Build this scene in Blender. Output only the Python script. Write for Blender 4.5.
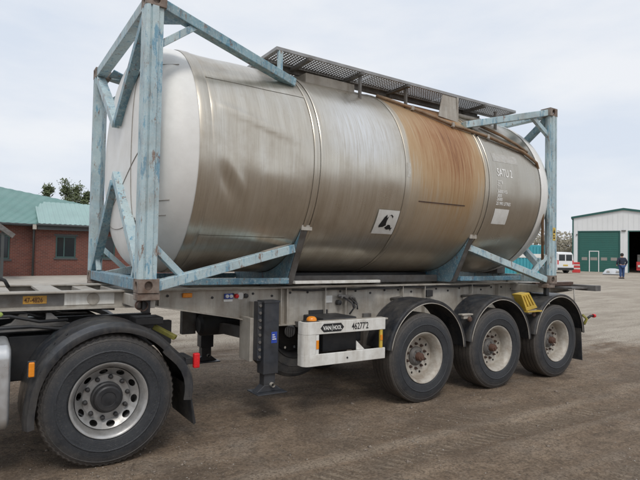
import bpy, bmesh, math, random
import numpy as np
from mathutils import Vector, Matrix

for o in list(bpy.data.objects):
    bpy.data.objects.remove(o)
scene = bpy.context.scene
COL = scene.collection
R_ = math.radians

# ------------------------------------------------------------------ camera
CAM = Vector((-1.1411, -4.502, 1.7066))
YAW, PITCH, ROLL, FPX = 0.5830, 0.0310, 0.0182, 519.06
def cam_axes():
    f = Vector((math.sin(YAW)*math.cos(PITCH), math.cos(YAW)*math.cos(PITCH), math.sin(PITCH)))
    r = Vector((math.cos(YAW), -math.sin(YAW), 0)); u = r.cross(f)
    c, s = math.cos(ROLL), math.sin(ROLL)
    return c*r + s*u, -s*r + c*u, f
cr, cu, cf = cam_axes()
cd = bpy.data.cameras.new('camera'); cam = bpy.data.objects.new('camera', cd); COL.objects.link(cam)
m = Matrix((cr, cu, -cf)).transposed().to_4x4(); m.translation = CAM
cam.matrix_world = m
cd.sensor_width = 36; cd.lens = FPX/640*36; cd.clip_start = .05; cd.clip_end = 3000
scene.camera = cam

# ------------------------------------------------------------------ sky and sun
SUN_EL, SUN_AZ = R_(52), R_(205)          # azimuth measured from +y towards +x
w = bpy.data.worlds.new('World'); scene.world = w; w.use_nodes = True
nt = w.node_tree; N = nt.nodes; Lk = nt.links; N.clear()
out = N.new('ShaderNodeOutputWorld'); bg = N.new('ShaderNodeBackground')
sky = N.new('ShaderNodeTexSky'); sky.sky_type = 'NISHITA'; sky.sun_disc = False
sky.sun_elevation = SUN_EL; sky.sun_rotation = SUN_AZ; sky.dust_density = 3.0; sky.air_density = 1.2
tc = N.new('ShaderNodeTexCoord'); mp = N.new('ShaderNodeMapping'); mp.inputs['Scale'].default_value = (1, 1, 3.2)
nz = N.new('ShaderNodeTexNoise'); nz.inputs['Scale'].default_value = 2.6; nz.inputs['Detail'].default_value = 7; nz.inputs['Roughness'].default_value = .5
rp = N.new('ShaderNodeValToRGB')
rp.color_ramp.elements[0].position = .36; rp.color_ramp.elements[0].color = (6.7, 7.3, 8.25, 1)
rp.color_ramp.elements[1].position = .62; rp.color_ramp.elements[1].color = (8.25, 8.45, 8.8, 1)
mx = N.new('ShaderNodeMix'); mx.data_type = 'RGBA'; mx.inputs[0].default_value = .92
Lk.new(tc.outputs['Generated'], mp.inputs['Vector']); Lk.new(mp.outputs[0], nz.inputs['Vector'])
Lk.new(nz.outputs['Fac'], rp.inputs['Fac']); Lk.new(sky.outputs[0], mx.inputs[6]); Lk.new(rp.outputs[0], mx.inputs[7])
Lk.new(mx.outputs[2], bg.inputs['Color']); bg.inputs['Strength'].default_value = .1
Lk.new(bg.outputs[0], out.inputs['Surface'])
sd = bpy.data.lights.new('sun', 'SUN'); sun = bpy.data.objects.new('sun', sd); COL.objects.link(sun)
sd.energy = 1.3; sd.angle = R_(18); sd.color = (1, .96, .9)
sv = Vector((math.sin(SUN_AZ)*math.cos(SUN_EL), math.cos(SUN_AZ)*math.cos(SUN_EL), math.sin(SUN_EL)))
sun.rotation_euler = sv.to_track_quat('Z', 'Y').to_euler(); sun.location = (0, 0, 30)
vs = scene.view_settings; vs.view_transform = 'Standard'; vs.look = 'None'; vs.exposure = .14; vs.gamma = 1
vs.use_curve_mapping = False

random.seed(4); rng = np.random.default_rng(4)

# ------------------------------------------------------------------ materials
def new_mat(name):
    mt = bpy.data.materials.new(name); mt.use_nodes = True
    return mt, mt.node_tree.nodes, mt.node_tree.links, mt.node_tree.nodes['Principled BSDF']
def noise(Nn, Ll, vec, scale, detail=5, rough=.55, dist=0):
    n = Nn.new('ShaderNodeTexNoise'); n.inputs['Scale'].default_value = scale
    n.inputs['Detail'].default_value = detail; n.inputs['Roughness'].default_value = rough
    n.inputs['Distortion'].default_value = dist
    if vec is not None: Ll.new(vec, n.inputs['Vector'])
    return n.outputs['Fac']
def ramp(Nn, Ll, fac, stops):
    r = Nn.new('ShaderNodeValToRGB'); e = r.color_ramp.elements
    while len(e) < len(stops): e.new(.5)
    for k, (p, c) in enumerate(stops):
        e[k].position = p
        e[k].color = (c, c, c, 1) if isinstance(c, (int, float)) else (*c, 1)
    Ll.new(fac, r.inputs['Fac']); return r.outputs[0]
def mixc(Nn, Ll, fac, a, b, mode='MIX'):
    x = Nn.new('ShaderNodeMix'); x.data_type = 'RGBA'; x.blend_type = mode
    for sock, v in ((x.inputs[0], fac), (x.inputs[6], a), (x.inputs[7], b)):
        if isinstance(v, (int, float)): sock.default_value = v
        elif isinstance(v, tuple): sock.default_value = (*v, 1)
        else: Ll.new(v, sock)
    return x.outputs[2]
def math_(Nn, Ll, op, a, b=None, clamp=False):
    x = Nn.new('ShaderNodeMath'); x.operation = op; x.use_clamp = clamp
    for i, v in enumerate((a, b)):
        if v is None: continue
        if isinstance(v, (int, float)): x.inputs[i].default_value = v
        else: Ll.new(v, x.inputs[i])
    return x.outputs[0]
def mapped(Nn, Ll, scale=(1, 1, 1), kind='Object', rot=(0, 0, 0)):
    t = Nn.new('ShaderNodeTexCoord'); mm = Nn.new('ShaderNodeMapping')
    mm.inputs['Scale'].default_value = scale; mm.inputs['Rotation'].default_value = rot
    Ll.new(t.outputs[kind], mm.inputs['Vector']); return mm.outputs[0]
def bump(Nn, Ll, b, h, strength=.3, dist=.01):
    n = Nn.new('ShaderNodeBump'); n.inputs['Strength'].default_value = strength; n.inputs['Distance'].default_value = dist
    Ll.new(h, n.inputs['Height']); Ll.new(n.outputs[0], b.inputs['Normal'])

def simple(name, base, rough=.6, metal=0, var=.25, scale=6, dirt=None, dirt_amt=.35, bstr=.15, rust=None, spec=None, drip=0):
    mt, Nn, Ll, b = new_mat(name)
    v = mapped(Nn, Ll)
    n1 = noise(Nn, Ll, v, scale, 6, .6)
    lo = tuple(c*(1-var) for c in base); hi = tuple(min(1, c*(1+var)) for c in base)
    c = ramp(Nn, Ll, n1, [(.3, lo), (.7, hi)])
    if dirt:
        n2 = noise(Nn, Ll, v, scale*.45, 8, .7)
        mk = ramp(Nn, Ll, n2, [(.42, 0.), (.72, 1.)])
        c = mixc(Nn, Ll, math_(Nn, Ll, 'MULTIPLY', mk, dirt_amt*1.6, True), c, dirt)
    if drip:
        n6 = noise(Nn, Ll, mapped(Nn, Ll, (11, 11, .9)), 1.0, 7, .65)
        c = mixc(Nn, Ll, ramp(Nn, Ll, n6, [(.48, 0.), (.72, drip)]), c, dirt or (.2, .16, .12))
    if rust:
        n3 = noise(Nn, Ll, v, scale*3.2, 8, .75)
        mk = ramp(Nn, Ll, n3, [(1-rust-.02, 0.), (1-rust+.03, 1.)])
        c = mixc(Nn, Ll, mk, c, (.13, .055, .025))
    Ll.new(c, b.inputs['Base Color'])
    rr = ramp(Nn, Ll, noise(Nn, Ll, v, scale*2, 4), [(.3, max(.05, rough-.12)), (.7, min(1, rough+.12))])
    Ll.new(rr, b.inputs['Roughness']); b.inputs['Metallic'].default_value = metal
    if spec is not None: b.inputs['Specular IOR Level'].default_value = spec
    if bstr: bump(Nn, Ll, b, noise(Nn, Ll, v, scale*8, 5, .7), bstr, .004)
    return mt

MAT = {}
def frame_paint(name, pale, deep, amt, rust=.355):
    mt, Nn, Ll, b = new_mat(name)
    v = mapped(Nn, Ll, (5, 5, 1.1)); v2 = mapped(Nn, Ll)
    half = tuple(p*.68+d*.32 for p, d in zip(pale, deep))
    c = mixc(Nn, Ll, ramp(Nn, Ll, noise(Nn, Ll, v2, 2.3, 6, .6), [(.35, 0.), (.65, 1.)]), half, pale)
    c = mixc(Nn, Ll, ramp(Nn, Ll, noise(Nn, Ll, v, 3.2, 8, .72), [(.545-amt, 0.), (.60-amt, .85)]), c, deep)
    n5 = noise(Nn, Ll, v2, 42, 8, .8)
    c = mixc(Nn, Ll, ramp(Nn, Ll, n5, [(.52, 0.), (.62, .6)]), c, (.60, .63, .62))
    n4 = noise(Nn, Ll, mapped(Nn, Ll, (3, 3, 1)), 5, 9, .8)
    c = mixc(Nn, Ll, ramp(Nn, Ll, n4, [(1-rust-.08, 0.), (1-rust-.03, .85)]), c, (.19, .085, .04))
    c = mixc(Nn, Ll, ramp(Nn, Ll, noise(Nn, Ll, v2, 75, 6, .8), [(.60, 0.), (.66, .8)]), c, (.075, .065, .06))
    c = mixc(Nn, Ll, ramp(Nn, Ll, noise(Nn, Ll, v2, 4, 6, .6), [(.45, 0.), (.72, .5)]), c, (.26, .24, .21))
    Ll.new(c, b.inputs['Base Color']); b.inputs['Roughness'].default_value = .5
    bump(Nn, Ll, b, n5, .22, .004)
    return mt
MAT['frame'] = frame_paint('faded_blue_paint', (.47, .585, .605), (.11, .28, .40), .0)
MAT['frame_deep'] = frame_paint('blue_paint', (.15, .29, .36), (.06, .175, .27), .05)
MAT['frame_shaded'] = frame_paint('teal_paint_shaded', (.25, .39, .44), (.09, .24, .33), .04)  # darker copy of the frame paint: less faded, plus shade put into the colour
MAT['casting'] = simple('rusty_casting', (.25, .21, .18), .75, .2, .35, 14, (.12, .065, .04), .6, .4)
MAT['galv'] = simple('galvanised_steel', (.44, .415, .37), .6, .15, .14, 7, (.23, .185, .14), .38, .15, .30, None, .6)
MAT['galv_dark'] = simple('dull_steel', (.16, .155, .15), .65, .3, .3, 9, (.09, .07, .05), .5, .2)
MAT['walk'] = simple('walkway_metal', (.34, .34, .34), .55, .4, .2, 9, (.18, .17, .16), .4, .1)
MAT['alum'] = simple('brushed_aluminium', (.62, .63, .64), .38, .75, .08, 5, (.40, .38, .35), .2, .05)
MAT['white'] = simple('white_paint', (.72, .715, .68), .5, 0, .06, 7, (.30, .25, .19), .36, .1, .30, None, .45)
MAT['rubber'] = simple('tyre_rubber', (.028, .030, .034), .6, 0, .3, 9, (.14, .125, .105), .38, .25)
def tyre_material():
    mt, Nn, Ll, b = new_mat('tyre_rubber_dusty')
    t = Nn.new('ShaderNodeTexCoord'); sx = Nn.new('ShaderNodeSeparateXYZ'); Ll.new(t.outputs['Object'], sx.inputs[0])
    r = math_(Nn, Ll, 'SQRT', math_(Nn, Ll, 'ADD', math_(Nn, Ll, 'POWER', math_(Nn, Ll, 'ABSOLUTE', sx.outputs[0]), 2), math_(Nn, Ll, 'POWER', math_(Nn, Ll, 'ABSOLUTE', sx.outputs[2]), 2)))
    ang = math_(Nn, Ll, 'ARCTAN2', sx.outputs[2], sx.outputs[0])
    v = mapped(Nn, Ll); n1 = noise(Nn, Ll, v, 7, 8, .7); n2 = noise(Nn, Ll, v, 60, 6, .8)
    c = ramp(Nn, Ll, n1, [(.3, (.017, .019, .023)), (.7, (.036, .039, .044))])
    mr = Nn.new('ShaderNodeMapRange'); mr.inputs[1].default_value = .43; mr.inputs[2].default_value = .535; Ll.new(math_(Nn, Ll, 'ADD', r, math_(Nn, Ll, 'MULTIPLY', math_(Nn, Ll, 'SUBTRACT', n1, .5), .1)), mr.inputs[0])
    c = mixc(Nn, Ll, math_(Nn, Ll, 'MULTIPLY', mr.outputs[0], ramp(Nn, Ll, n2, [(.3, .15), (.7, .7)])), c, (.125, .100, .075))
    c = mixc(Nn, Ll, ramp(Nn, Ll, n2, [(.54, 0.), (.72, .5)]), c, (.13, .12, .105))
    Ll.new(c, b.inputs['Base Color']); Ll.new(ramp(Nn, Ll, n1, [(.3, .5), (.7, .72)]), b.inputs['Roughness'])
    rings = math_(Nn, Ll, 'SINE', math_(Nn, Ll, 'MULTIPLY', r, 900.0))
    cx = Nn.new('ShaderNodeCombineXYZ'); Ll.new(math_(Nn, Ll, 'MULTIPLY', ang, 14.0), cx.inputs[0]); Ll.new(math_(Nn, Ll, 'MULTIPLY', r, 55.0), cx.inputs[1])
    let = ramp(Nn, Ll, noise(Nn, Ll, cx.outputs[0], 1.0, 2, .5), [(.52, 0.), (.55, 1.)])
    band = ramp(Nn, Ll, r, [(.36, 0.), (.365, 1.), (.405, 1.), (.41, 0.)])
    h = math_(Nn, Ll, 'ADD', math_(Nn, Ll, 'MULTIPLY', rings, .18), math_(Nn, Ll, 'MULTIPLY', math_(Nn, Ll, 'MULTIPLY', let, band), 1.2))
    h = math_(Nn, Ll, 'ADD', h, math_(Nn, Ll, 'MULTIPLY', n2, .8)); bump(Nn, Ll, b, h, .5, .003)
    return mt
MAT['tyre'] = tyre_material()
MAT['plastic'] = simple('black_plastic', (.019, .022, .028), .36, 0, .25, 5, (.115, .105, .092), .42, .08, None, None, .45)
MAT['black'] = simple('black_metal', (.022, .023, .026), .5, .1, .3, 8, (.07, .06, .05), .3, .12)
MAT['leg'] = simple('leg_paint', (.030, .034, .042), .42, 0, .25, 8, (.09, .08, .07), .25, .1)
MAT['rim'] = simple('cream_rim_paint', (.48, .455, .405), .55, .1, .12, 10, (.20, .15, .105), .6, .1, .30, None, .3)
MAT['rim_alum'] = simple('wheel_aluminium', (.46, .46, .455), .42, .55, .12, 9, (.20, .18, .155), .5, .05)
MAT['hub'] = simple('rusty_hub', (.10, .06, .045), .8, .2, .4, 30, (.06, .045, .04), .5, .5)
MAT['hubrust'] = simple('rust_red_cap', (.13, .07, .05), .8, .2, .4, 40, (.09, .05, .04), .5, .5)
MAT['amber'] = simple('amber_lens', (.78, .26, .02), .25, 0, .1, 20, None, 0, 0)
MAT['red'] = simple('red_lens', (.65, .02, .025), .22, 0, .1, 20, None, 0, 0)
MAT['blue'] = simple('blue_lens', (.03, .07, .38), .3, 0, .1, 20, None, 0, 0)
MAT['yellow'] = simple('yellow_plastic', (.64, .44, .06), .45, 0, .12, 12, (.25, .18, .06), .35, .1)
MAT['olive'] = simple('olive_yellow_paint', (.32, .29, .06), .5, 0, .2, 12, (.1, .09, .05), .4, .1)
MAT['lime'] = simple('lime_plastic', (.36, .46, .12), .5, 0, .1, 12, None, 0, .05)
MAT['plate'] = simple('orange_plate', (.62, .33, .05), .5, 0, .12, 30, (.25, .14, .05), .5, .1)
MAT['ink'] = simple('black_ink', (.012, .012, .013), .6, 0, .1, 10, None, 0, 0)
MAT['rustink'] = simple('faded_ink', (.12, .045, .015), .6, 0, .2, 40, None, 0, 0)
MAT['sticker'] = simple('white_sticker', (.74, .74, .71), .5, 0, .05, 12, (.45, .42, .37), .25, .02)
MAT['letter'] = simple('white_lettering', (.86, .86, .84), .6, 0, .05, 25, (.6, .58, .54), .3, 0)
MAT['worn_sticker'] = simple('worn_white_lettering', (.56, .55, .51), .6, 0, .12, 60, (.38, .35, .30), .6, .02)
MAT['tank_pale'] = simple('scrubbed_steel', (.52, .50, .46), .5, .5, .12, 30, (.42, .38, .32), .5, .05)
MAT['greyprint'] = simple('grey_print', (.27, .255, .23), .6, 0, .2, 40, None, 0, 0)
MAT['rustpipe'] = simple('rusty_pipe', (.20, .115, .06), .7, .2, .35, 14, (.33, .27, .2), .5, .2)
MAT['teal_roof'] = simple('teal_roof_metal', (.145, .265, .245), .5, .1, .08, 1.3, (.24, .36, .34), .3, .02)
MAT['teal_roof_pale'] = simple('pale_teal_roof_metal', (.29, .42, .40), .5, .1, .08, 1.3, (.34, .48, .46), .3, .02)
MAT['dark_trim'] = simple('dark_trim', (.055, .06, .06), .6, 0, .15, 3, None, 0, .02)
MAT['win_frame'] = simple('dark_green_frame', (.035, .075, .07), .5, 0, .15, 4, None, 0, 0)
MAT['conc'] = simple('concrete', (.42, .39, .34), .9, 0, .12, 2, (.27, .23, .19), .4, .2)
MAT['whse'] = simple('white_cladding', (.72, .73, .73), .5, 0, .04, .6, (.55, .55, .53), .2, 0)
MAT['green_door'] = simple('green_roller_door', (.020, .115, .095), .5, 0, .08, 1.5, (.03, .10, .08), .3, 0)
MAT['green_trim'] = simple('green_trim', (.018, .09, .08), .5, 0, .1, 1, None, 0, 0)
MAT['vanwhite'] = simple('van_white', (.74, .75, .76), .3, 0, .04, 1, None, 0, 0)
MAT['silver'] = simple('silver_sheet', (.6, .62, .64), .35, .3, .08, 2, None, 0, 0)
MAT['redplastic'] = simple('red_plastic', (.58, .05, .05), .5, 0, .1, 4, None, 0, 0)
MAT['jacket'] = simple('navy_jacket', (.022, .028, .05), .85, 0, .2, 20, None, 0, .1)
MAT['jeans'] = simple('blue_jeans', (.035, .075, .19), .85, 0, .25, 20, None, 0, .1)
MAT['skin'] = simple('skin', (.5, .3, .22), .6, 0, .05, 20, None, 0, 0)
MAT['hair'] = simple('dark_hair', (.02, .017, .015), .7, 0, .2, 40, None, 0, .1)
MAT['leaf'] = simple('dark_leaf', (.10, .125, .055), .7, 0, .45, 1.2, None, 0, 0)
MAT['weed'] = simple('weed_leaf', (.08, .13, .035), .7, 0, .4, 5, None, 0, 0)
MAT['twig'] = simple('bare_twig', (.27, .245, .185), .85, 0, .25, 2, None, 0, 0)
MAT['bark'] = simple('bark', (.10, .08, .06), .9, 0, .3, 6, None, 0, .2)
MAT['teal_box'] = simple('teal_container_paint', (.05, .30, .36), .5, 0, .12, 1, None, 0, 0)
MAT['stone'] = simple('gravel_stone', (.22, .18, .145), .9, 0, .35, 30, None, 0, .1)
MAT['stone_pale'] = simple('pale_gravel_stone', (.34, .31, .27), .9, 0, .25, 30, None, 0, .1)
mt, Nn, Ll, b = new_mat('window_glass'); b.inputs['Base Color'].default_value = (.02, .025, .028, 1); b.inputs['Roughness'].default_value = .08; MAT['glass'] = mt
mt, Nn, Ll, b = new_mat('dark_interior')
Ll.new(ramp(Nn, Ll, noise(Nn, Ll, mapped(Nn, Ll), 3), [(.3, (.03, .03, .03)), (.7, (.05, .05, .05))]), b.inputs['Base Color']); b.inputs['Roughness'].default_value = .9; MAT['interior'] = mt

def tank_material(rusty):
    mt, Nn, Ll, b = new_mat('weathered_steel_rust' if rusty else 'weathered_steel')
    t = Nn.new('ShaderNodeTexCoord'); sx = Nn.new('ShaderNodeSeparateXYZ'); Ll.new(t.outputs['Object'], sx.inputs[0])
    fine = noise(Nn, Ll, mapped(Nn, Ll, (75, 3, 3)), 1.0, 6, .7)
    mid = noise(Nn, Ll, mapped(Nn, Ll, (9, .7, .7)), 1.0, 6, .6)
    blot = noise(Nn, Ll, mapped(Nn, Ll, (1, 1, 1)), 2.2, 7, .65)
    c = ramp(Nn, Ll, mid, [(.3, (.54, .495, .42)), (.5, (.60, .56, .485)), (.7, (.65, .62, .555))])
    c = mixc(Nn, Ll, ramp(Nn, Ll, fine, [(.35, .30), (.55, 0.)]), c, (.36, .30, .22))
    c = mixc(Nn, Ll, ramp(Nn, Ll, blot, [(.5, 0.), (.72, .45)]), c, (.34, .28, .21))
    # pale streaky patch on the second sheet: bright shine painted into the colour
    px = math_(Nn, Ll, 'SUBTRACT', sx.outputs[0], 2.45); px = math_(Nn, Ll, 'MULTIPLY', px, 1.7); px = math_(Nn, Ll, 'POWER', math_(Nn, Ll, 'ABSOLUTE', px), 2)
    pz = math_(Nn, Ll, 'SUBTRACT', sx.outputs[2], .45); pz = math_(Nn, Ll, 'MULTIPLY', pz, 2.0); pz = math_(Nn, Ll, 'POWER', math_(Nn, Ll, 'ABSOLUTE', pz), 2)
    pm = math_(Nn, Ll, 'SUBTRACT', 1.0, math_(Nn, Ll, 'ADD', px, pz), True)
    pm = math_(Nn, Ll, 'MULTIPLY', pm, ramp(Nn, Ll, fine, [(.30, .1), (.6, 1.)]))
    c = mixc(Nn, Ll, pm, c, (.74, .74, .73))
    rough = ramp(Nn, Ll, blot, [(.3, .25), (.7, .40)])
    metal = 0.85
    # small scabs of dirt
    sc = noise(Nn, Ll, mapped(Nn, Ll, (1, 1, 1)), 30, 8, .8)
    c = mixc(Nn, Ll, ramp(Nn, Ll, sc, [(.70, 0.), (.76, .6)]), c, (.22, .17, .12))
    if rusty:
        me_ = Nn.new('ShaderNodeMapRange'); me_.inputs[1].default_value = 4.4; me_.inputs[2].default_value = 4.62; Ll.new(sx.outputs[0], me_.inputs[0])
        c = mixc(Nn, Ll, math_(Nn, Ll, 'MULTIPLY', me_.outputs[0], .5), c, (.38, .35, .295))
        xj = math_(Nn, Ll, 'ADD', sx.outputs[0], math_(Nn, Ll, 'MULTIPLY', math_(Nn, Ll, 'SUBTRACT', mid, .5), .55))
        mr = Nn.new('ShaderNodeMapRange'); mr.inputs[1].default_value = 2.95; mr.inputs[2].default_value = 4.75; Ll.new(xj, mr.inputs[0])
        zone = ramp(Nn, Ll, mr.outputs[0], [(.03, 0.), (.13, .6), (.32, .82), (.50, 1.), (.68, .95), (.80, .6), (.88, .12), (.95, 0.)])
        # rust runs from the top fittings downwards and thins out below
        mz = Nn.new('ShaderNodeMapRange'); mz.inputs[1].default_value = -1.05; mz.inputs[2].default_value = .9; Ll.new(sx.outputs[2], mz.inputs[0])
        zf = ramp(Nn, Ll, mz.outputs[0], [(0., .22), (.35, .5), (.62, .88), (.82, 1.), (1., .85)])
        mk = math_(Nn, Ll, 'MULTIPLY', zone, zf)
        strk = ramp(Nn, Ll, noise(Nn, Ll, mapped(Nn, Ll, (38, 1.3, 1.3)), 1.0, 9, .8, .15), [(.30, .5), (.64, 1.1)])
        mk2 = math_(Nn, Ll, 'MULTIPLY', mk, strk, True)
        rc = ramp(Nn, Ll, mk2, [(.15, (.50, .40, .26)), (.5, (.45, .28, .13)), (.8, (.32, .155, .066)), (1., (.16, .068, .034))])
        c = mixc(Nn, Ll, ramp(Nn, Ll, mk2, [(.05, 0.), (.45, .85), (.8, 1.)]), c, rc)
        rough = mixc(Nn, Ll, mk2, rough, (.55, .55, .55))
        mm_ = math_(Nn, Ll, 'MULTIPLY', math_(Nn, Ll, 'SUBTRACT', 1.0, math_(Nn, Ll, 'MULTIPLY', mk2, .75), True), .85)
        Ll.new(mm_, b.inputs['Metallic'])
    else:
        b.inputs['Metallic'].default_value = metal
    Ll.new(c, b.inputs['Base Color']); Ll.new(rough, b.inputs['Roughness'])
    bump(Nn, Ll, b, fine, .10, .004)
    return mt
MAT['tank'] = tank_material(False); MAT['tank_rust'] = tank_material(True)
MAT['head'] = simple('white_tank_end_paint', (.80, .795, .77), .42, 0, .05, 2.5, (.46, .43, .38), .25, .05)

def ground_material():
    mt, Nn, Ll, b = new_mat('dirt_yard')
    t = Nn.new('ShaderNodeTexCoord'); sx = Nn.new('ShaderNodeSeparateXYZ'); Ll.new(t.outputs['Object'], sx.inputs[0])
    o = mapped(Nn, Ll)
    big = noise(Nn, Ll, o, .35, 6, .6); midn = noise(Nn, Ll, o, 1.6, 8, .65); fin = noise(Nn, Ll, o, 45, 6, .75); grit = noise(Nn, Ll, o, 160, 4, .8)
    strk = noise(Nn, Ll, mapped(Nn, Ll, (.45, 2.2, 1), rot=(0, 0, R_(-14))), 1.0, 7, .6)
    strk2 = noise(Nn, Ll, mapped(Nn, Ll, (1.2, 8, 1), rot=(0, 0, R_(-20))), 1.0, 6, .65, .4)
    near = ramp(Nn, Ll, strk, [(.28, (.150, .105, .072)), (.45, (.235, .170, .117)), (.6, (.305, .228, .160)), (.75, (.385, .300, .22))])
    near = mixc(Nn, Ll, ramp(Nn, Ll, strk2, [(.35, .25), (.5, 0.)]), near, (.12, .094, .072))
    clod = noise(Nn, Ll, o, 9, 8, .72)
    near = mixc(Nn, Ll, ramp(Nn, Ll, clod, [(.34, .75), (.5, 0.)]), near, (.105, .082, .062))
    near = mixc(Nn, Ll, ramp(Nn, Ll, clod, [(.55, 0.), (.72, .6)]), near, (.36, .30, .235))
    near = mixc(Nn, Ll, ramp(Nn, Ll, midn, [(.5, 0.), (.75, .5)]), near, (.33, .29, .245))
    at = Nn.new('ShaderNodeAttribute'); at.attribute_name = 'rut'
    near = mixc(Nn, Ll, ramp(Nn, Ll, at.outputs['Fac'], [(.5, 0.), (1., .6)]), near, (.17, .13, .093))
    near = mixc(Nn, Ll, ramp(Nn, Ll, at.outputs['Fac'], [(0., .7), (.5, 0.)]), near, (.43, .36, .28))
    damp = noise(Nn, Ll, o, .9, 7, .65, .6)
    near = mixc(Nn, Ll, ramp(Nn, Ll, damp, [(.52, 0.), (.62, .55)]), near, (.125, .093, .068))
    chev = math_(Nn, Ll, 'SINE', math_(Nn, Ll, 'ADD', math_(Nn, Ll, 'MULTIPLY', sx.outputs[0], 62.0), math_(Nn, Ll, 'MULTIPLY', sx.outputs[1], 30.0)))
    tread = math_(Nn, Ll, 'MULTIPLY', ramp(Nn, Ll, math_(Nn, Ll, 'ADD', math_(Nn, Ll, 'MULTIPLY', chev, .5), .5), [(.45, 0.), (.6, 1.)]), ramp(Nn, Ll, at.outputs['Fac'], [(.66, 0.), (.8, 1.)]))
    tread = math_(Nn, Ll, 'MULTIPLY', tread, ramp(Nn, Ll, noise(Nn, Ll, o, 3.0, 6, .7), [(.42, 0.), (.6, 1.)]))
    near = mixc(Nn, Ll, math_(Nn, Ll, 'MULTIPLY', tread, .55), near, (.36, .29, .215))
    sp = noise(Nn, Ll, o, 20, 7, .75)
    near = mixc(Nn, Ll, ramp(Nn, Ll, sp, [(.36, .6), (.48, 0.)]), near, (.12, .09, .066))
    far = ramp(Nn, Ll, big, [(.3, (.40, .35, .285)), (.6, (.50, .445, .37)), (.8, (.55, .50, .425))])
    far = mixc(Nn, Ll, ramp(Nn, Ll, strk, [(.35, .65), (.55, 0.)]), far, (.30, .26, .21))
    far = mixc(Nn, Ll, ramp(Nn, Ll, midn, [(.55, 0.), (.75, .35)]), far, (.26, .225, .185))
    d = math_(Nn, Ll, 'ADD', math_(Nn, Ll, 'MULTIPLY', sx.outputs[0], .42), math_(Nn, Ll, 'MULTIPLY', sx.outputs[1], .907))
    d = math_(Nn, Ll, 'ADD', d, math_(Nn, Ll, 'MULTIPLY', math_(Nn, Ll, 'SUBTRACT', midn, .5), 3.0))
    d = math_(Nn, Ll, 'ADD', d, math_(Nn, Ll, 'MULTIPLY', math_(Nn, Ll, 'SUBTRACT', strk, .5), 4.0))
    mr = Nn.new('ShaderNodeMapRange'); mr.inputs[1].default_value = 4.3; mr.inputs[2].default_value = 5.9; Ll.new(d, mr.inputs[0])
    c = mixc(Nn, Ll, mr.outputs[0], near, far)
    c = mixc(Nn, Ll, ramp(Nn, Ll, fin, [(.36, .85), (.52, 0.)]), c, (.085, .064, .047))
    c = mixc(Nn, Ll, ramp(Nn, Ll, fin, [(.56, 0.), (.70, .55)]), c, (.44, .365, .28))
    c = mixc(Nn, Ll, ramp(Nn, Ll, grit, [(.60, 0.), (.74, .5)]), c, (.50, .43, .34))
    Ll.new(c, b.inputs['Base Color']); b.inputs['Roughness'].default_value = .92; b.inputs['Specular IOR Level'].default_value = .25
    hsum = math_(Nn, Ll, 'ADD', math_(Nn, Ll, 'ADD', fin, math_(Nn, Ll, 'ADD', math_(Nn, Ll, 'MULTIPLY', clod, 1.5), math_(Nn, Ll, 'MULTIPLY', tread, .5))), math_(Nn, Ll, 'MULTIPLY', grit, .4))
    bump(Nn, Ll, b, hsum, .8, .02)
    return mt
MAT['ground'] = ground_material()

def brick_material():
    mt, Nn, Ll, b = new_mat('red_brick')
    t = Nn.new('ShaderNodeTexCoord')
    br = Nn.new('ShaderNodeTexBrick'); br.inputs['Scale'].default_value = 1
    br.inputs['Brick Width'].default_value = .225; br.inputs['Row Height'].default_value = .08; br.inputs['Mortar Size'].default_value = .011
    br.inputs['Color1'].default_value = (.17, .050, .034, 1); br.inputs['Color2'].default_value = (.105, .034, .026, 1); br.inputs['Mortar'].default_value = (.16, .105, .085, 1)
    sx = Nn.new('ShaderNodeSeparateXYZ'); cx = Nn.new('ShaderNodeCombineXYZ')
    Ll.new(t.outputs['Object'], sx.inputs[0]); Ll.new(sx.outputs[0], cx.inputs[0]); Ll.new(sx.outputs[2], cx.inputs[1]); Ll.new(cx.outputs[0], br.inputs['Vector'])
    n = noise(Nn, Ll, t.outputs['Object'], 1.2, 6)
    c = mixc(Nn, Ll, ramp(Nn, Ll, n, [(.35, .0), (.7, .35)]), br.outputs[0], (.09, .035, .03))
    Ll.new(c, b.inputs['Base Color']); b.inputs['Roughness'].default_value = .9
    bump(Nn, Ll, b, br.outputs['Fac'], -.4, .01)
    return mt
MAT['brick'] = brick_material()

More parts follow.
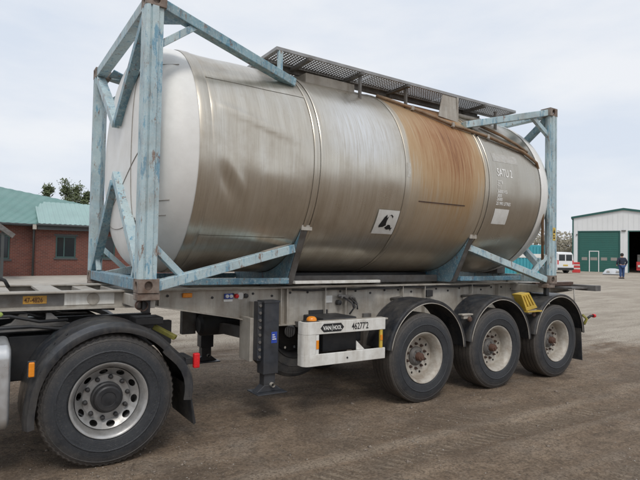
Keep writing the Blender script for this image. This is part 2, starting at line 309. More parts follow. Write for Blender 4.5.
# ------------------------------------------------------------------ mesh helpers
class MB:
    def __init__(s): s.v = []; s.f = []
    def add(s, vs_, fs):
        k = len(s.v); s.v += [tuple(map(float, p)) for p in vs_]; s.f += [tuple(i+k for i in f) for f in fs]; return s
    def box(s, x0, x1, y0, y1, z0, z1):
        return s.add([(x0,y0,z0),(x1,y0,z0),(x1,y1,z0),(x0,y1,z0),(x0,y0,z1),(x1,y0,z1),(x1,y1,z1),(x0,y1,z1)],
                     [(0,3,2,1),(4,5,6,7),(0,1,5,4),(1,2,6,5),(2,3,7,6),(3,0,4,7)])
    def beam(s, p0, p1, wd, ht, up=(0, 0, 1), taper=1):
        p0, p1 = Vector(p0), Vector(p1); d = (p1-p0).normalized(); up = Vector(up)
        sd_ = d.cross(up).normalized(); u = sd_.cross(d).normalized(); vs_ = []
        for p, k in ((p0, 1), (p1, taper)):
            for a, c in ((-1,-1),(1,-1),(1,1),(-1,1)): vs_.append(p + sd_*a*wd/2*k + u*c*ht/2*k)
        return s.add(vs_, [(3,2,1,0),(4,5,6,7),(0,1,5,4),(1,2,6,5),(2,3,7,6),(3,0,4,7)])
    def tube(s, pts, r, n=10, cap=True):
        pts = [Vector(p) for p in pts]; rr = r if isinstance(r, (list, tuple)) else [r]*len(pts)
        k0 = len(s.v); prev = None; vs_ = []
        for i, p in enumerate(pts):
            d = (pts[min(i+1, len(pts)-1)] - pts[max(i-1, 0)]).normalized()
            if prev is None: a = d.orthogonal().normalized()
            else: a = (prev - d*prev.dot(d)).normalized()
            prev = a; bb = d.cross(a)
            for j in range(n):
                t = 2*math.pi*j/n; vs_.append(p + (a*math.cos(t) + bb*math.sin(t))*rr[i])
        fs = []
        for i in range(len(pts)-1):
            for j in range(n): fs.append((i*n+j, i*n+(j+1) % n, (i+1)*n+(j+1) % n, (i+1)*n+j))
        if cap: fs += [tuple(reversed(range(n))), tuple(range((len(pts)-1)*n, len(pts)*n))]
        return s.add(vs_, fs)
    def lathe(s, prof, n=48, axis='y', c=(0, 0, 0), close=False, mod=None):
        vs_ = []; fs = []; m_ = len(prof)
        for j in range(n):
            t = 2*math.pi*j/n; ca, sa = math.cos(t), math.sin(t)
            for i, (a, r) in enumerate(prof):
                if mod: r = mod(i, j, r)
                if axis == 'y': vs_.append((c[0]+r*ca, c[1]+a, c[2]+r*sa))
                elif axis == 'x': vs_.append((c[0]+a, c[1]+r*ca, c[2]+r*sa))
                else: vs_.append((c[0]+r*ca, c[1]+r*sa, c[2]+a))
        lim = m_ if close else m_-1
        for j in range(n):
            for i in range(lim):
                a, b_ = j*m_+i, j*m_+(i+1) % m_; c_, d_ = ((j+1) % n)*m_+(i+1) % m_, ((j+1) % n)*m_+i
                fs.append((a, b_, c_, d_))
        return s.add(vs_, fs)
    def prism(s, poly, d):      # polygon (3-D points) pushed along d
        d = Vector(d); n = len(poly); P = [Vector(p) for p in poly]
        return s.add(P + [p+d for p in P], [tuple(reversed(range(n))), tuple(range(n, 2*n))] + [(i, (i+1) % n, n+(i+1) % n, n+i) for i in range(n)])
    def holed(s, fn, hole, n=24, depth=None, inner=None):
        # fn(u,v) maps the unit square to 3-D; hole=(cu,cv,ru,rv); outer square boundary to oval hole, plus walls to inner(u,v)
        vs_ = []; fs = []
        for j in range(n):
            t = 2*math.pi*(j+.5)/n; ca, sa = math.cos(t), math.sin(t); k = .5/max(abs(ca), abs(sa))
            vs_.append(fn(.5+ca*k, .5+sa*k)); vs_.append(fn(hole[0]+hole[2]*ca, hole[1]+hole[3]*sa))
            if inner: vs_.append(inner(hole[0]+hole[2]*ca, hole[1]+hole[3]*sa))
        st = 3 if inner else 2
        for j in range(n):
            q = (j+1) % n
            fs.append((j*st, q*st, q*st+1, j*st+1))
            if inner: fs.append((j*st+1, q*st+1, q*st+2, j*st+2))
        # corner fillers
        for (u, v) in ((1, 1), (0, 1), (0, 0), (1, 0)):
            t = math.atan2(v-.5, u-.5) % (2*math.pi); j = int(t/(2*math.pi)*n - .5) % n; q = (j+1) % n
            vs_.append(fn(u, v)); fs.append((j*st, len(vs_)-1, q*st))
        return s.add(vs_, fs)
    def build(s, name, mat, parent=None, smooth=False, bevel=0, fix=False, seg=2):
        me = bpy.data.meshes.new(name); me.from_pydata(s.v, [], s.f); me.update()
        if fix:
            bm = bmesh.new(); bm.from_mesh(me); bmesh.ops.recalc_face_normals(bm, faces=bm.faces); bm.to_mesh(me); bm.free()
        me.materials.append(MAT[mat] if isinstance(mat, str) else mat)
        return link(name, me, parent, smooth, bevel, seg)
def link(name, me, parent=None, smooth=False, bevel=0, seg=2):
    o = bpy.data.objects.new(name, me); COL.objects.link(o)
    if smooth is True: me.shade_smooth()
    elif smooth: me.shade_smooth(); me.set_sharp_from_angle(angle=R_(smooth))
    if parent: o.parent = parent; o.matrix_parent_inverse = Matrix.Translation(-wloc(parent))
    if bevel:
        b_ = o.modifiers.new('bevel', 'BEVEL'); b_.width = bevel; b_.segments = seg; b_.limit_method = 'ANGLE'; b_.angle_limit = R_(40)
    return o
def wloc(o):
    # pure translations only: location of the thing's Empty; meshes sit in world coordinates
    return Vector(o.location) if o.type == 'EMPTY' else Vector((0, 0, 0))
def tag(o, label, cat, group=None):
    o['label'] = label; o['category'] = cat
    if group: o['group'] = group
    return o
def thing(name, loc, label, cat, group=None):
    o = bpy.data.objects.new(name, None); COL.objects.link(o); o.location = loc; o.empty_display_size = .2
    return tag(o, label, cat, group)
def cp(o, parent, matrix):     # copy of a part with its sub-parts; matrix is the world placement of the copy's mesh
    c = o.copy(); COL.objects.link(c); c.parent = parent
    c.matrix_parent_inverse = Matrix.Translation(-wloc(parent)); c.matrix_basis = matrix
    for ch in o.children:
        k = ch.copy(); COL.objects.link(k); k.parent = c; k.matrix_parent_inverse = Matrix.Identity(4); k.matrix_basis = ch.matrix_basis.copy()
    return c
def text_mesh(txt, size, name, mat, parent, origin, ux, uy, stretch=1.0, thick=.0015, bold=.0):
    cu_ = bpy.data.curves.new(name, 'FONT'); cu_.body = txt; cu_.size = 1; cu_.extrude = .004; cu_.offset = bold
    tmp = bpy.data.objects.new(name+'_tmp', cu_); COL.objects.link(tmp)
    dg = bpy.context.evaluated_depsgraph_get(); me = bpy.data.meshes.new_from_object(tmp.evaluated_get(dg))
    bpy.data.objects.remove(tmp); bpy.data.curves.remove(cu_)
    ux, uy, origin = Vector(ux).normalized(), Vector(uy).normalized(), Vector(origin); nn = ux.cross(uy)
    for v in me.vertices:
        p = v.co; v.co = origin + ux*p.x*size*stretch + uy*p.y*size + nn*(p.z*thick/.004 + thick)
    me.materials.clear(); me.materials.append(MAT[mat])
    return link(name, me, parent)

# value noise for numpy
def vnoise(x, y, seed=0):
    xi = np.floor(x).astype(int); yi = np.floor(y).astype(int); xf = x-xi; yf = y-yi
    xf = xf*xf*(3-2*xf); yf = yf*yf*(3-2*yf)
    def hsh(a, b_):
        n = (a*374761393 + b_*668265263 + seed*1274126177) & 0x7fffffff
        n = ((n ^ (n >> 13))*1274126177) & 0x7fffffff
        return ((n ^ (n >> 16)) & 0xffff)/65535.0
    return (hsh(xi, yi)*(1-xf)+hsh(xi+1, yi)*xf)*(1-yf) + (hsh(xi, yi+1)*(1-xf)+hsh(xi+1, yi+1)*xf)*yf

# ================================================================== GROUND
def slope(x, y):
    s = (x+1.14)*math.sin(.583)+(y+4.5)*math.cos(.583)
    return .018*np.clip(s-9, 0, 81)
def relief(x, y):
    a = R_(-16); u = x*math.cos(a)+y*math.sin(a); v = -x*math.sin(a)+y*math.cos(a)
    z = .012*(vnoise(u*.35, v*3.2, 1)-.5) + .008*(vnoise(u*1.4, v*6.5, 2)-.5) + .010*(vnoise(x*2.2, y*2.2, 3)-.5)
    z += .007*(vnoise(x*7, y*7, 4)-.5) + .006*(vnoise(x*15, y*15, 5)-.5)
    # two wheel ruts that curve past the trailer
    for off, ph in ((-2.45, 0), (-4.0, .4), (-1.3, .2)):
        c = off + .055*(x-3)**2*.35 + .12*np.sin(x*.6+ph); z += -.014*np.exp(-((y-c)/.16)**2) + .009*np.exp(-((np.abs(y-c)-.26)/.09)**2)
    for wx in (-.205, 3.335, 4.68, 6.035):
        q = np.hypot((x-wx)/1.0, np.maximum(0, np.abs(y-.16)-.12)); z += .020*np.exp(-((q-.30)/.08)**2)*(.5+vnoise(x*9, y*9, 13))*(np.abs(y-.16) < .6)
    # churned strip across the yard behind the trailer
    q = (.42*x+.907*y-4.9); z += .03*np.exp(-(q/.7)**2)*(vnoise(x*2.6, y*2.6, 6)-.45)*2*(x > 6.5)
    r = np.exp(-((y-.2)/.5)**2)*((x > -1.4) & (x < 7))     # packed firm where the truck stands
    z = z*(1-.75*r) - .020*np.exp(-((x+.2)/.75)**2)*(np.exp(-((y-.2)/.6)**2)+np.exp(-((y-2.2)/.6)**2)); r = 0*r
    fade = np.clip((30-np.hypot(x-2, y))/18, 0, 1)
    return z*(1-.75*r)*fade - .006*fade
def rut_mask(x, y):
    m_ = .5+0*x
    for off, ph in ((-2.45, 0), (-4.0, .4), (-1.3, .2), (-3.2, .8), (-.75, .1)):
        c = off + .055*(x-3)**2*.35 + .12*np.sin(x*.6+ph)+.05*(vnoise(x*2, y*0+off, 7)-.5)
        m_ += (.5*np.exp(-((y-c)/.15)**4) - .22*np.exp(-((np.abs(y-c)-.25)/.07)**2))*np.clip(1.5*vnoise(x*.9, y*.9+off, 12)-.25, 0, 1)
    return np.clip(m_, 0, 1)
def GH(x, y): return float(slope(np.float64(x), np.float64(y)) + relief(np.array([float(x)]), np.array([float(y)]))[0])
def axis_lines(a, b_, st, far):
    c = np.arange(a, b_+1e-6, st); g = []; d = st; p = b_
    while p < far: d *= 1.22; p += d; g.append(p)
    hi = np.array(g); g = []; d = st; p = a
    while p > -far: d *= 1.22; p -= d; g.append(p)
    return np.concatenate([np.array(g[::-1]), c, hi])
gx = axis_lines(-3.2, 13, .045, 900); gy = axis_lines(-4.2, 7.5, .045, 900)
X, Y = np.meshgrid(gx, gy, indexing='ij'); Z = slope(X, Y) + relief(X, Y)
nx, ny = X.shape
gm = bpy.data.meshes.new('ground')
ii = np.arange(nx*ny).reshape(nx, ny)
F = np.stack([ii[:-1, :-1], ii[1:, :-1], ii[1:, 1:], ii[:-1, 1:]], -1).reshape(-1, 4)
gm.vertices.add(nx*ny); gm.vertices.foreach_set('co', np.stack([X, Y, Z], -1).astype(np.float32).ravel())
gm.loops.add(F.size); gm.loops.foreach_set('vertex_index', F.astype(np.int32).ravel())
gm.polygons.add(len(F)); gm.polygons.foreach_set('loop_start', (np.arange(len(F))*4).astype(np.int32))
gm.update(calc_edges=True); gm.validate(); gm.shade_smooth()
ra = gm.attributes.new('rut', 'FLOAT', 'POINT'); ra.data.foreach_set('value', rut_mask(X, Y).astype(np.float32).ravel())
gm.materials.append(MAT['ground'])
ground = bpy.data.objects.new('ground', gm); COL.objects.link(ground); ground['kind'] = 'structure'; ground['label'] = 'brown dirt and gravel yard with tyre marks'

def gravel(name, count, smin, smax, mat, seed, label, pw=2.6):
    r = np.random.default_rng(seed); n = count*4
    dd = 2.3 + 11*r.random(n)**1.4; an = .583 + (r.random(n)-.5)*1.7
    x = -1.14+dd*np.sin(an); y = -4.5+dd*np.cos(an)
    keep = vnoise(x*.8, y*1.6, 9)*.6+vnoise(x*4, y*4, 8)*.4 > .2+r.random(n)*.5
    x, y = x[keep][:count], y[keep][:count]; n = len(x)
    sz = smin+(smax-smin)*r.random(n)**pw; z = slope(x, y)+relief(x, y)+sz*.2
    base = np.array([(1.3,0,0),(-1.3,0,0),(0,1,0),(0,-1,0),(0,0,.7),(0,0,-.7)])
    k = r.random((n, 6, 1))*.7+.6; P = base[None]*k + (r.random((n, 6, 3))-.5)*.35
    ro = r.random(n)*6.28; ca, sa = np.cos(ro)[:, None], np.sin(ro)[:, None]
    V_ = np.stack([P[..., 0]*ca-P[..., 1]*sa, P[..., 0]*sa+P[..., 1]*ca, P[..., 2]], -1)*sz[:, None, None] + np.stack([x, y, z], -1)[:, None]
    F_ = np.array([(0,2,4),(2,1,4),(1,3,4),(3,0,4),(2,0,5),(1,2,5),(3,1,5),(0,3,5)])[None]+(np.arange(n)*6)[:, None, None]
    me = bpy.data.meshes.new(name); F_ = F_.reshape(-1, 3)
    me.vertices.add(n*6); me.vertices.foreach_set('co', V_.astype(np.float32).ravel())
    me.loops.add(F_.size); me.loops.foreach_set('vertex_index', F_.astype(np.int32).ravel())
    me.polygons.add(len(F_)); me.polygons.foreach_set('loop_start', (np.arange(len(F_))*3).astype(np.int32))
    me.update(calc_edges=True); me.materials.append(MAT[mat]); o = bpy.data.objects.new(name, me); COL.objects.link(o)
    o['kind'] = 'stuff'; o['label'] = label
gravel('gravel', 15000, .002, .010, 'stone', 1, 'small brown stones scattered over the dirt yard')
gravel('loose_stones', 420, .010, .026, 'stone', 5, 'larger loose stones lying on the dirt yard', 1.8)
gravel('pale_gravel', 5000, .002, .009, 'stone_pale', 2, 'pale stone chips scattered over the dirt yard')

# ================================================================== WHEELS
def tyre_mesh(width, R, rim_r, kind):
    w_ = width; p = [(.05, rim_r-.012), (.030, rim_r), (.016, rim_r+.022), (.010, rim_r+.026), (.004, rim_r+.060), (.0, rim_r+.095), (-.0045, rim_r+.100), (-.0045, rim_r+.106), (.0, rim_r+.112), (.004, R-.075), (.012, R-.050), (.010, R-.046), (.020, R-.026), (.026, R-.024), (.030, R-.010), (.042, R)]
    ng = 4; t0, t1 = .042, w_-.042; gw = .011; step = (t1-t0)/(ng+1); tr = []
    for g in range(1, ng+1):
        c = t0+g*step
        tr += [(c-gw/2-.001, R+.003), (c-gw/2, R-.013), (c+gw/2, R-.013), (c+gw/2+.001, R+.003)]
    prof = p + tr + [(w_-a, r) for a, r in reversed(p)]
    nseg = 96 if kind == 'trailer' else 132
    def mod(i, j, r):
        if kind == 'tractor' and R-.032 < r < R+.001 and (i < len(p) or i >= len(p)+len(tr)): return r-(.010 if j % 2 else 0)
        return r
    mb = MB(); mb.lathe(prof, nseg, 'y', mod=mod); return mb
def wheel_proto(kind):
    parts = []
    if kind == 'trailer':
        rr = .292; ty = tyre_mesh(.385, .527, rr, kind)
        prof = [(.150, .238), (.10, .246), (.06, .252), (.052, .268), (.034, .276), (.022, .290), (.018, .298), (.012, .300), (.010, .296), (.014, .290), (.024, .272), (.050, .262)]
        rim = MB(); rim.lathe([(.36, .29), (.33, .255), (.19, .238), (.150, .238), (.10, .246), (.06, .252), (.045, .266), (.030, .274), (.020, .286), (.012, .296), (.012, .301), (.020, .303), (.03, .298)], 64, 'y')
        dy = .165; n = 10; r0, r1 = .095, .2385
        hr, hw = .215, .016
    else:
        rr = .296; ty = tyre_mesh(.315, .530, rr, kind)
        rim = MB(); rim.lathe([(.28, .29), (.26, .26), (.17, .250), (.085, .258), (.060, .262), (.045, .274), (.030, .280), (.018, .292), (.012, .300), (.012, .305), (.020, .307), (.03, .300)], 72, 'y')
        dy = .150; n = 10; r0, r1 = .095, .2505
    # disc, cut by a ring of hand holes
    disc = MB(); rA = r1-.068 if kind == 'trailer' else .185
    yA, yB = dy, (dy-.012 if kind == 'trailer' else .095)
    for k in range(n):
        a0, a1 = 2*math.pi*(k-.5)/n, 2*math.pi*(k+.5)/n
        def fn(u, v, off=0, a0=a0, a1=a1):
            a = a0+(a1-a0)*u; r = rA+(r1-rA)*v; y = yA+(yB-yA)*v
            return (r*math.cos(a), y+off, r*math.sin(a))
        hole = (.5, .52, .13, .25) if kind == 'trailer' else (.5, .52, .25, .34)
        disc.holed(fn, hole, 20, inner=lambda u, v: fn(u, v, .014))
    disc.lathe([(yA, rA), (yA, r0), (yA-.004, r0-.002), (yA, r0-.02)], 60, 'y')
    nuts = []
    nr = .1675 if kind == 'tractor' else .148
    nutm = MB()
    if kind == 'tractor': nutm.lathe([(0, .019), (-.020, .0185), (-.034, .016), (-.038, .010), (-.039, .001)], 12, 'y')
    else: nutm.lathe([(0, .019), (-.016, .018), (-.017, .012), (-.034, .011), (-.035, .001)], 6, 'y')
    hub = MB()
    if kind == 'trailer':
        hub.lathe([(yA+.02, .118), (yA-.015, .114), (yA-.03, .100), (yA-.045, .088), (yA-.048, .001)], 28, 'y')
        for q in range(6):
            t = q*math.pi/3; hub.lathe([(0, .011), (-.012, .010), (-.013, .001)], 6, 'y', (.072*math.cos(t), yA-.046, .072*math.sin(t)))
    else:
        hub.lathe([(yA+.02, .128), (yA-.035, .124), (yA-.042, .112), (yA-.06, .110), (yA-.085, .104), (yA-.094, .092), (yA-.094, .060), (yA-.088, .056), (yA-.090, .001)], 40, 'y')
    drum = MB(); drum.lathe([(yA+.045, .05), (yA+.045, .232), (yA+.2, .235), (yA+.2, .05)], 40, 'y')
    return ty, rim, disc, nutm, nr, hub, drum, yA, n
def make_wheel(kind, parent, name='wheel'):
    ty, rim, disc, nutm, nr, hub, drum, yA, n = wheel_proto(kind)
    rmat = 'rim' if kind == 'trailer' else 'rim_alum'
    T_ = ty.build(name, 'tyre', parent, 32)
    rim.build('rim', rmat, T_, 40); disc.build('wheel_disc', rmat, T_, 35)
    nut0 = nutm.build('wheel_nut', 'hub' if kind == 'trailer' else 'black', T_, 35)
    nut0.location = (nr*math.cos(.31), yA, nr*math.sin(.31))
    for k in range(1, n):
        a = .31+2*math.pi*k/n; o = nut0.copy(); COL.objects.link(o); o.parent = T_; o.location = (nr*math.cos(a), yA, nr*math.sin(a))
    hub.build('hub', 'galv_dark' if kind == 'trailer' else 'black', T_, 35)
    if kind == 'trailer': MB().lathe([(yA-.046, .052), (yA-.095, .048), (yA-.108, .042), (yA-.110, .024), (yA-.120, .022), (yA-.121, .001)], 24, 'y').build('hub_cap', 'hubrust', T_, 35); drum.build('brake_drum', 'galv_dark', T_, 35)
    return T_
def place(o, parent, loc, rz=0, ry=0):
    o.matrix_basis = Matrix.Translation(loc) @ Matrix.Rotation(rz, 4, 'Z') @ Matrix.Rotation(ry, 4, 'Y')

# ================================================================== TRAILER
WID = 2.438; LEN = 6.0536; ZB = 1.3645; HGT = 2.6076; T = WID/2
trailer = thing('container_trailer', (3, T, 0), 'three-axle container chassis trailer with white side guard and beige steel beams', 'trailer')
AX = [3.335, 4.68, 6.035]; WR = .520
def beam_profile():   # (x, z_bottom)
    return [(-1.9, 1.215), (.30, 1.20), (1.15, 1.045), (1.62, .935), (2.7, .93), (6.35, .98), (6.75, 1.16), (7.45, 1.20)]
ZT = 1.352
for yw, s in ((.66, 1), (WID-.66, -1)):
    pr = beam_profile()
    poly = [(x, yw, z) for x, z in pr] + [(7.45, yw, ZT-.016), (-1.9, yw, ZT-.016)]
    web = MB().prism(poly, (0, s*.012, 0)).build('main_beam', 'galv', trailer, fix=True)
    y0, y1 = (yw-.075, yw+.085) if s > 0 else (yw-.085, yw+.075)
    MB().box(-1.9, 7.45, y0, y1, ZT-.016, ZT).build('beam_flange', 'galv', web, bevel=.003)
    fl = MB()
    for (xa, za), (xb, zb_) in zip(pr[:-1], pr[1:]):
        fl.prism([(xa, y0, za-.014), (xb, y0, zb_-.014), (xb, y0, zb_), (xa, y0, za)], (0, y1-y0, 0))
    fl.build('beam_flange', 'galv', web, fix=True)
    for x in (.36, 1.72, 1.80, 2.32, 2.62, 3.55, 3.95, 4.9, 5.5):
        zb_ = np.interp(x, [p[0] for p in pr], [p[1] for p in pr])
        ys = (yw-.06, yw-.001) if s > 0 else (yw+.001, yw+.06)
        MB().box(x-.005, x+.005, ys[0], ys[1], zb_+.002, ZT-.018).build('web_stiffener', 'galv', web)
    if s > 0:
        bolt = MB().lathe([(0, .014), (-.010, .013), (-.011, .001)], 8, 'y').build('bolt', 'black', web, 35)
        first = True
        for k in range(26):
            x = .22+k*.235; o = bolt if first else bolt.copy()
            if not first: COL.objects.link(o); o.parent = web
            first = False; o.location = (x, yw, ZT-.07 - (.0 if k % 3 else .03))
# cross members, nose frame and bolsters
for x, z0 in ((-1.75, 1.22), (-.95, 1.24), (-.20, 1.24), (.75, 1.22), (2.1, 1.0), (2.9, 1.02), (4.0, 1.05), (5.35, 1.05), (7.3, 1.21)):
    MB().box(x-.07, x+.07, .685, WID-.685, z0, ZT-.02).build('cross_member', 'galv', trailer, bevel=.004)
MB().box(-.66, -.48, .69, WID-.69, ZT-.03, ZT-.004).build('nose_plate', 'galv', trailer, bevel=.003)
MB().box(-1.9, -1.0, .76, WID-.76, ZT-.05, ZT-.008).build('nose_plate', 'galv', trailer)
for x0, x1 in ((.0, .20), (LEN-.22, LEN-.02)):
    bo = MB().box(x0+.02, x1-.02, .11, WID-.11, 1.225, ZT-.020).build('bolster', 'galv', trailer, bevel=.006)
    for yy in (.012, WID-.162):
        MB().box(x0, x1-.01, yy, yy+.15, 1.30, ZB-.004).build('bolster_end', 'casting', trailer, bevel=.006)
        tl = MB().box(x0+.055, x1-.075, yy+.05, yy+.105, 1.19, 1.30)
        tl.build('twistlock', 'black', trailer, bevel=.005)
MB().lathe([(0, .045), (.05, .045), (.055, .03), (.075, .03), (.08, .045), (.10, .045), (.101, .001)], 16, 'y', (.05, .02, 1.255)).build('twistlock_handle', 'hub', trailer, 35)
# patched light panel and round recess on the nose web
MB().box(-1.9, -.48, .653, .6585, 1.222, 1.334).build('nose_panel', 'galv_dark', trailer)
pn = MB().box(-.475, -.05, .652, .6585, 1.225, 1.33).build('nose_panel', 'white', trailer)
MB().lathe([(0, .055), (-.006, .053), (-.010, .03), (-.006, .001)], 24, 'y', (-.235, .652, 1.275)).build('recess_ring', 'galv', trailer, 35)
npl = MB().box(-.80, -.615, .650, .6585, 1.245, 1.315).build('number_plate', 'plate', trailer, bevel=.003)
text_mesh('47-4826', .060, 'plate_lettering', 'rustink', npl, (-.790, .6495, 1.258), (1, 0, 0), (0, 0, 1), .72, bold=.012)
# marker lamps and emergency fittings on the web
MB().box(.60, .70, .625, .6585, 1.262, 1.308).build('side_marker_lamp', 'amber', trailer, bevel=.008)
vb = MB().box(1.055, 1.15, .632, .6585, 1.235, 1.29).build('valve_block', 'blue', trailer, bevel=.006)
for x in (1.08, 1.125):
    MB().lathe([(0, .019), (-.012, .018), (-.014, .008), (-.022, .007), (-.023, .001)], 14, 'y', (x, .632, 1.264)).build('valve_knob', 'sticker', vb, 35)
MB().box(1.052, 1.153, .652, .6585, 1.205, 1.230).build('valve_label', 'sticker', trailer)
MB().lathe([(0, .026), (-.02, .025), (-.035, .020), (-.036, .001)], 16, 'y', (1.195, .6585, 1.262)).build('air_button', 'red', trailer, 35)
MB().lathe([(0, .042), (-.006, .042), (-.007, .001)], 6, 'y', (1.245, .6585, 1.262)).build('button_plate', 'sticker', trailer)
MB().lathe([(0, .026), (-.03, .024), (-.034, .001)], 14, 'y', (1.305, .6585, 1.262)).build('air_button', 'black', trailer, 35)
MB().box(2.36, 2.45, .652, .6585, 1.15, 1.235).build('white_label', 'sticker', trailer)
# pipework and valve group near the first fender
vg = MB().tube([(2.50, .60, 1.235), (2.66, .58, 1.225), (2.74, .60, 1.20), (2.80, .62, 1.12)], .016, 8)
vg.box(2.53, 2.70, .57, .645, 1.205, 1.235); vg.build('valve_group', 'galv_dark', trailer, 40)
MB().lathe([(0, .032), (-.05, .030), (-.055, .001)], 14, 'y', (2.52, .64, 1.15)).build('air_coupling', 'black', trailer, 35)
for k, (a, b_) in enumerate((((2.55, .56, 1.22), (2.62, .45, 1.10)), ((2.63, .56, 1.21), (2.68, .45, 1.08)), ((2.68, .56, 1.21), (2.60, .5, 1.02)))):
    MB().tube([a, (Vector(a)+Vector(b_))/2+Vector((.04, -.03, -.01)), b_], .010, 7).build('air_hose', 'black', trailer, True)
for k, z in enumerate((1.325, 1.312)):
    pts = [(x, .612-.006*k, z-.012*math.sin((x-1.85)*5.2)**2) for x in np.linspace(1.86, 5.3, 40)]
    MB().tube(pts, .006, 6).build('air_line', 'black', trailer, True)
jb = MB().box(3.98, 4.10, .60, .655, 1.18, 1.27).build('junction_box', 'black', trailer, bevel=.008)
# landing legs
def landing_leg(yc, s):
    x0 = 1.335; wd = .175
    lg = MB().box(x0, x0+wd, yc-.075, yc+.075, .48, 1.225).build('landing_leg', 'leg', trailer, bevel=.010)
    MB().box(x0+.022, x0+wd-.022, yc-.053, yc+.053, .345, .52).build('inner_leg', 'leg', lg, bevel=.006)
    MB().box(x0-.006, x0+wd+.006, yc-.081, yc+.081, 1.215, 1.235).build('leg_cap', 'leg', lg)
    ft = MB(); xc = x0+wd/2
    ft.prism([(xc-.17, yc-.13, .287), (xc+.17, yc-.13, .287), (xc+.17, yc-.13, .300), (xc-.17, yc-.13, .300)], (0, .26, 0))
    ft.prism([(xc-.15, yc-.055, .300), (xc+.15, yc-.055, .300), (xc+.06, yc-.055, .37), (xc-.06, yc-.055, .37)], (0, .11, 0))
    ft.build('foot', 'leg', lg, bevel=.006, fix=True)
    MB().lathe([(-.10, .022), (.10, .022)], 12, 'y', (xc+.02, yc, .372)).build('foot_pin', 'galv', lg, 35)
    if s > 0:
        MB().box(x0-.052, x0-.002, yc-.03, yc+.07, .62, 1.225).build('leg_bracket', 'leg', lg, bevel=.005)
        b0 = MB().lathe([(0, .017), (-.014, .016), (-.015, .001)], 6, 'y').build('bracket_bolt', 'galv_dark', lg, 35)
        for k in range(8):
            o = b0 if k == 0 else b0.copy()
            if k: COL.objects.link(o); o.parent = lg
            o.location = (x0-.028, yc-.030, .66+k*.075)
        st = MB().box(x0+.085, x0+.150, yc-.0775, yc-.0755, .80, .915).build('leg_sticker', 'blue', lg)
        for q in range(3): MB().box(x0+.095, x0+.14-.01*q, yc-.0795, yc-.0778, .835+.022*q, .845+.022*q).build('sticker_line', 'sticker', st)
    ys = (yc+.076, .657) if s > 0 else (WID-.657, yc-.076)
    MB().box(x0+.02, x0+wd-.02, ys[0], ys[1], 1.02, 1.20).build('leg_mount', 'galv', trailer, bevel=.004)
landing_leg(.335, 1); landing_leg(WID-.335, -1)
MB().box(1.245, 1.285, .40, .66, .60, 1.05).build('leg_side_plate', 'galv', trailer, bevel=.004)
MB().box(1.545, 1.575, .42, .66, .60, .96).build('leg_side_plate', 'galv', trailer, bevel=.004)
MB().beam((1.30, .45, .87), (1.34, WID-.5, .80), .06, .12).build('leg_cross_brace', 'galv_dark', trailer, bevel=.005)
MB().tube([(1.42, .41, .98), (1.42, WID-.41, .98)], .022, 10).build('leg_shaft', 'galv_dark', trailer, True)
for yy in (1.55, 1.95):
    MB().lathe([(-.28, .001), (-.28, .09), (-.25, .125), (.25, .125), (.28, .09), (.28, .001)], 28, 'x', (1.35, yy-.1, .86)).build('air_tank', 'black', trailer, 35)
MB().box(.95, 1.12, 1.65, 1.74, .73, 1.20).build('far_hanger_plate', 'galv_dark', trailer, bevel=.005)
# tool box behind the guard and white side guard
MB().box(2.02, 2.48, .20, .62, .66, 1.03).build('tool_box', 'black', trailer, bevel=.012)
MB().box(2.50, 2.66, .35, .62, .72, .93).build('battery_box', 'black', trailer, bevel=.012)
MB().box(2.12, 2.38, .64, .66, .93, 1.07).build('box_bracket', 'black', trailer)
def guard_bar(z0, z1):
    mb = MB(); n = 9; rad = .07; path = [(1.66, .13)]
    for k in range(n+1):
        t = math.pi/2*k/n; path.append((1.66+rad-rad*math.cos(t), .0+rad-rad*math.sin(t)))
    path.append((2.735, 0.0))
    th = .028
    outer = [Vector((x, y, 0)) for x, y in path]; inner = []
    for i, p in enumerate(outer):
        d = (outer[min(i+1, len(outer)-1)]-outer[max(i-1, 0)]).normalized(); nrm = Vector((-d.y, d.x, 0)); inner.append(p+nrm*th)
    poly = outer+inner[::-1]; k = len(poly)
    n_ = len(outer)
    mb.v = []; vs_ = [(p.x, p.y, z0) for p in poly]+[(p.x, p.y, z1) for p in poly]; fs = []
    for i in range(k): fs.append((i, (i+1) % k, k+(i+1) % k, k+i))
    for i in range(n_-1):
        a, b_, c, d = i, i+1, k-2-i, k-1-i
        fs.append((a, d, c, b_)); fs.append((k+a, k+b_, k+c, k+d))
    mb.add(vs_, fs); return mb
gd = guard_bar(.895, 1.025).build('side_guard', 'white', trailer, 40, bevel=.004, fix=True)
guard_bar(.570, .690).build('lower_guard_bar', 'white', gd, 40, bevel=.004, fix=True)
# wrapped end panel joining the two bars
mb = guard_bar(.690, .895)
mb.v = [(min(x, 1.80), y, z) for x, y, z in mb.v]; mb.build('guard_end_panel', 'white', gd, 40, fix=True)
MB().box(1.70, 2.80, .032, .16, 1.000, 1.018).build('guard_top_shelf', 'galv', gd, bevel=.003)
MB().box(1.70, 1.86, .032, .13, 1.0195, 1.030).build('shelf_pad', 'black', gd)
for x in (1.806, 2.665):
    rp_ = MB().box(x, x+.035, .006, .026, .691, .894).build('reflector_post', 'sticker' if x < 2 else 'yellow', gd)
    MB().box(x+.002, x+.033, .000, .0055, .745 if x < 2 else .775, .835).build('side_reflector', 'amber', rp_, bevel=.002)
MB().prism([(2.35, .03, .691), (2.46, .03, .691), (2.35, .03, .79)], (0, .01, 0)).build('guard_gusset', 'white', gd, fix=True)
MB().lathe([(0, .011), (-.006, .010), (-.007, .001)], 10, 'y', (2.205, 0, .625)).build('guard_bolt', 'black', gd)
for x in (1.9, 2.6):
    MB().box(x, x+.05, .030, .60, .90, .96).build('guard_arm', 'galv_dark', gd)
    MB().box(x, x+.05, .030, .45, .60, .65).build('guard_arm', 'galv_dark', gd)
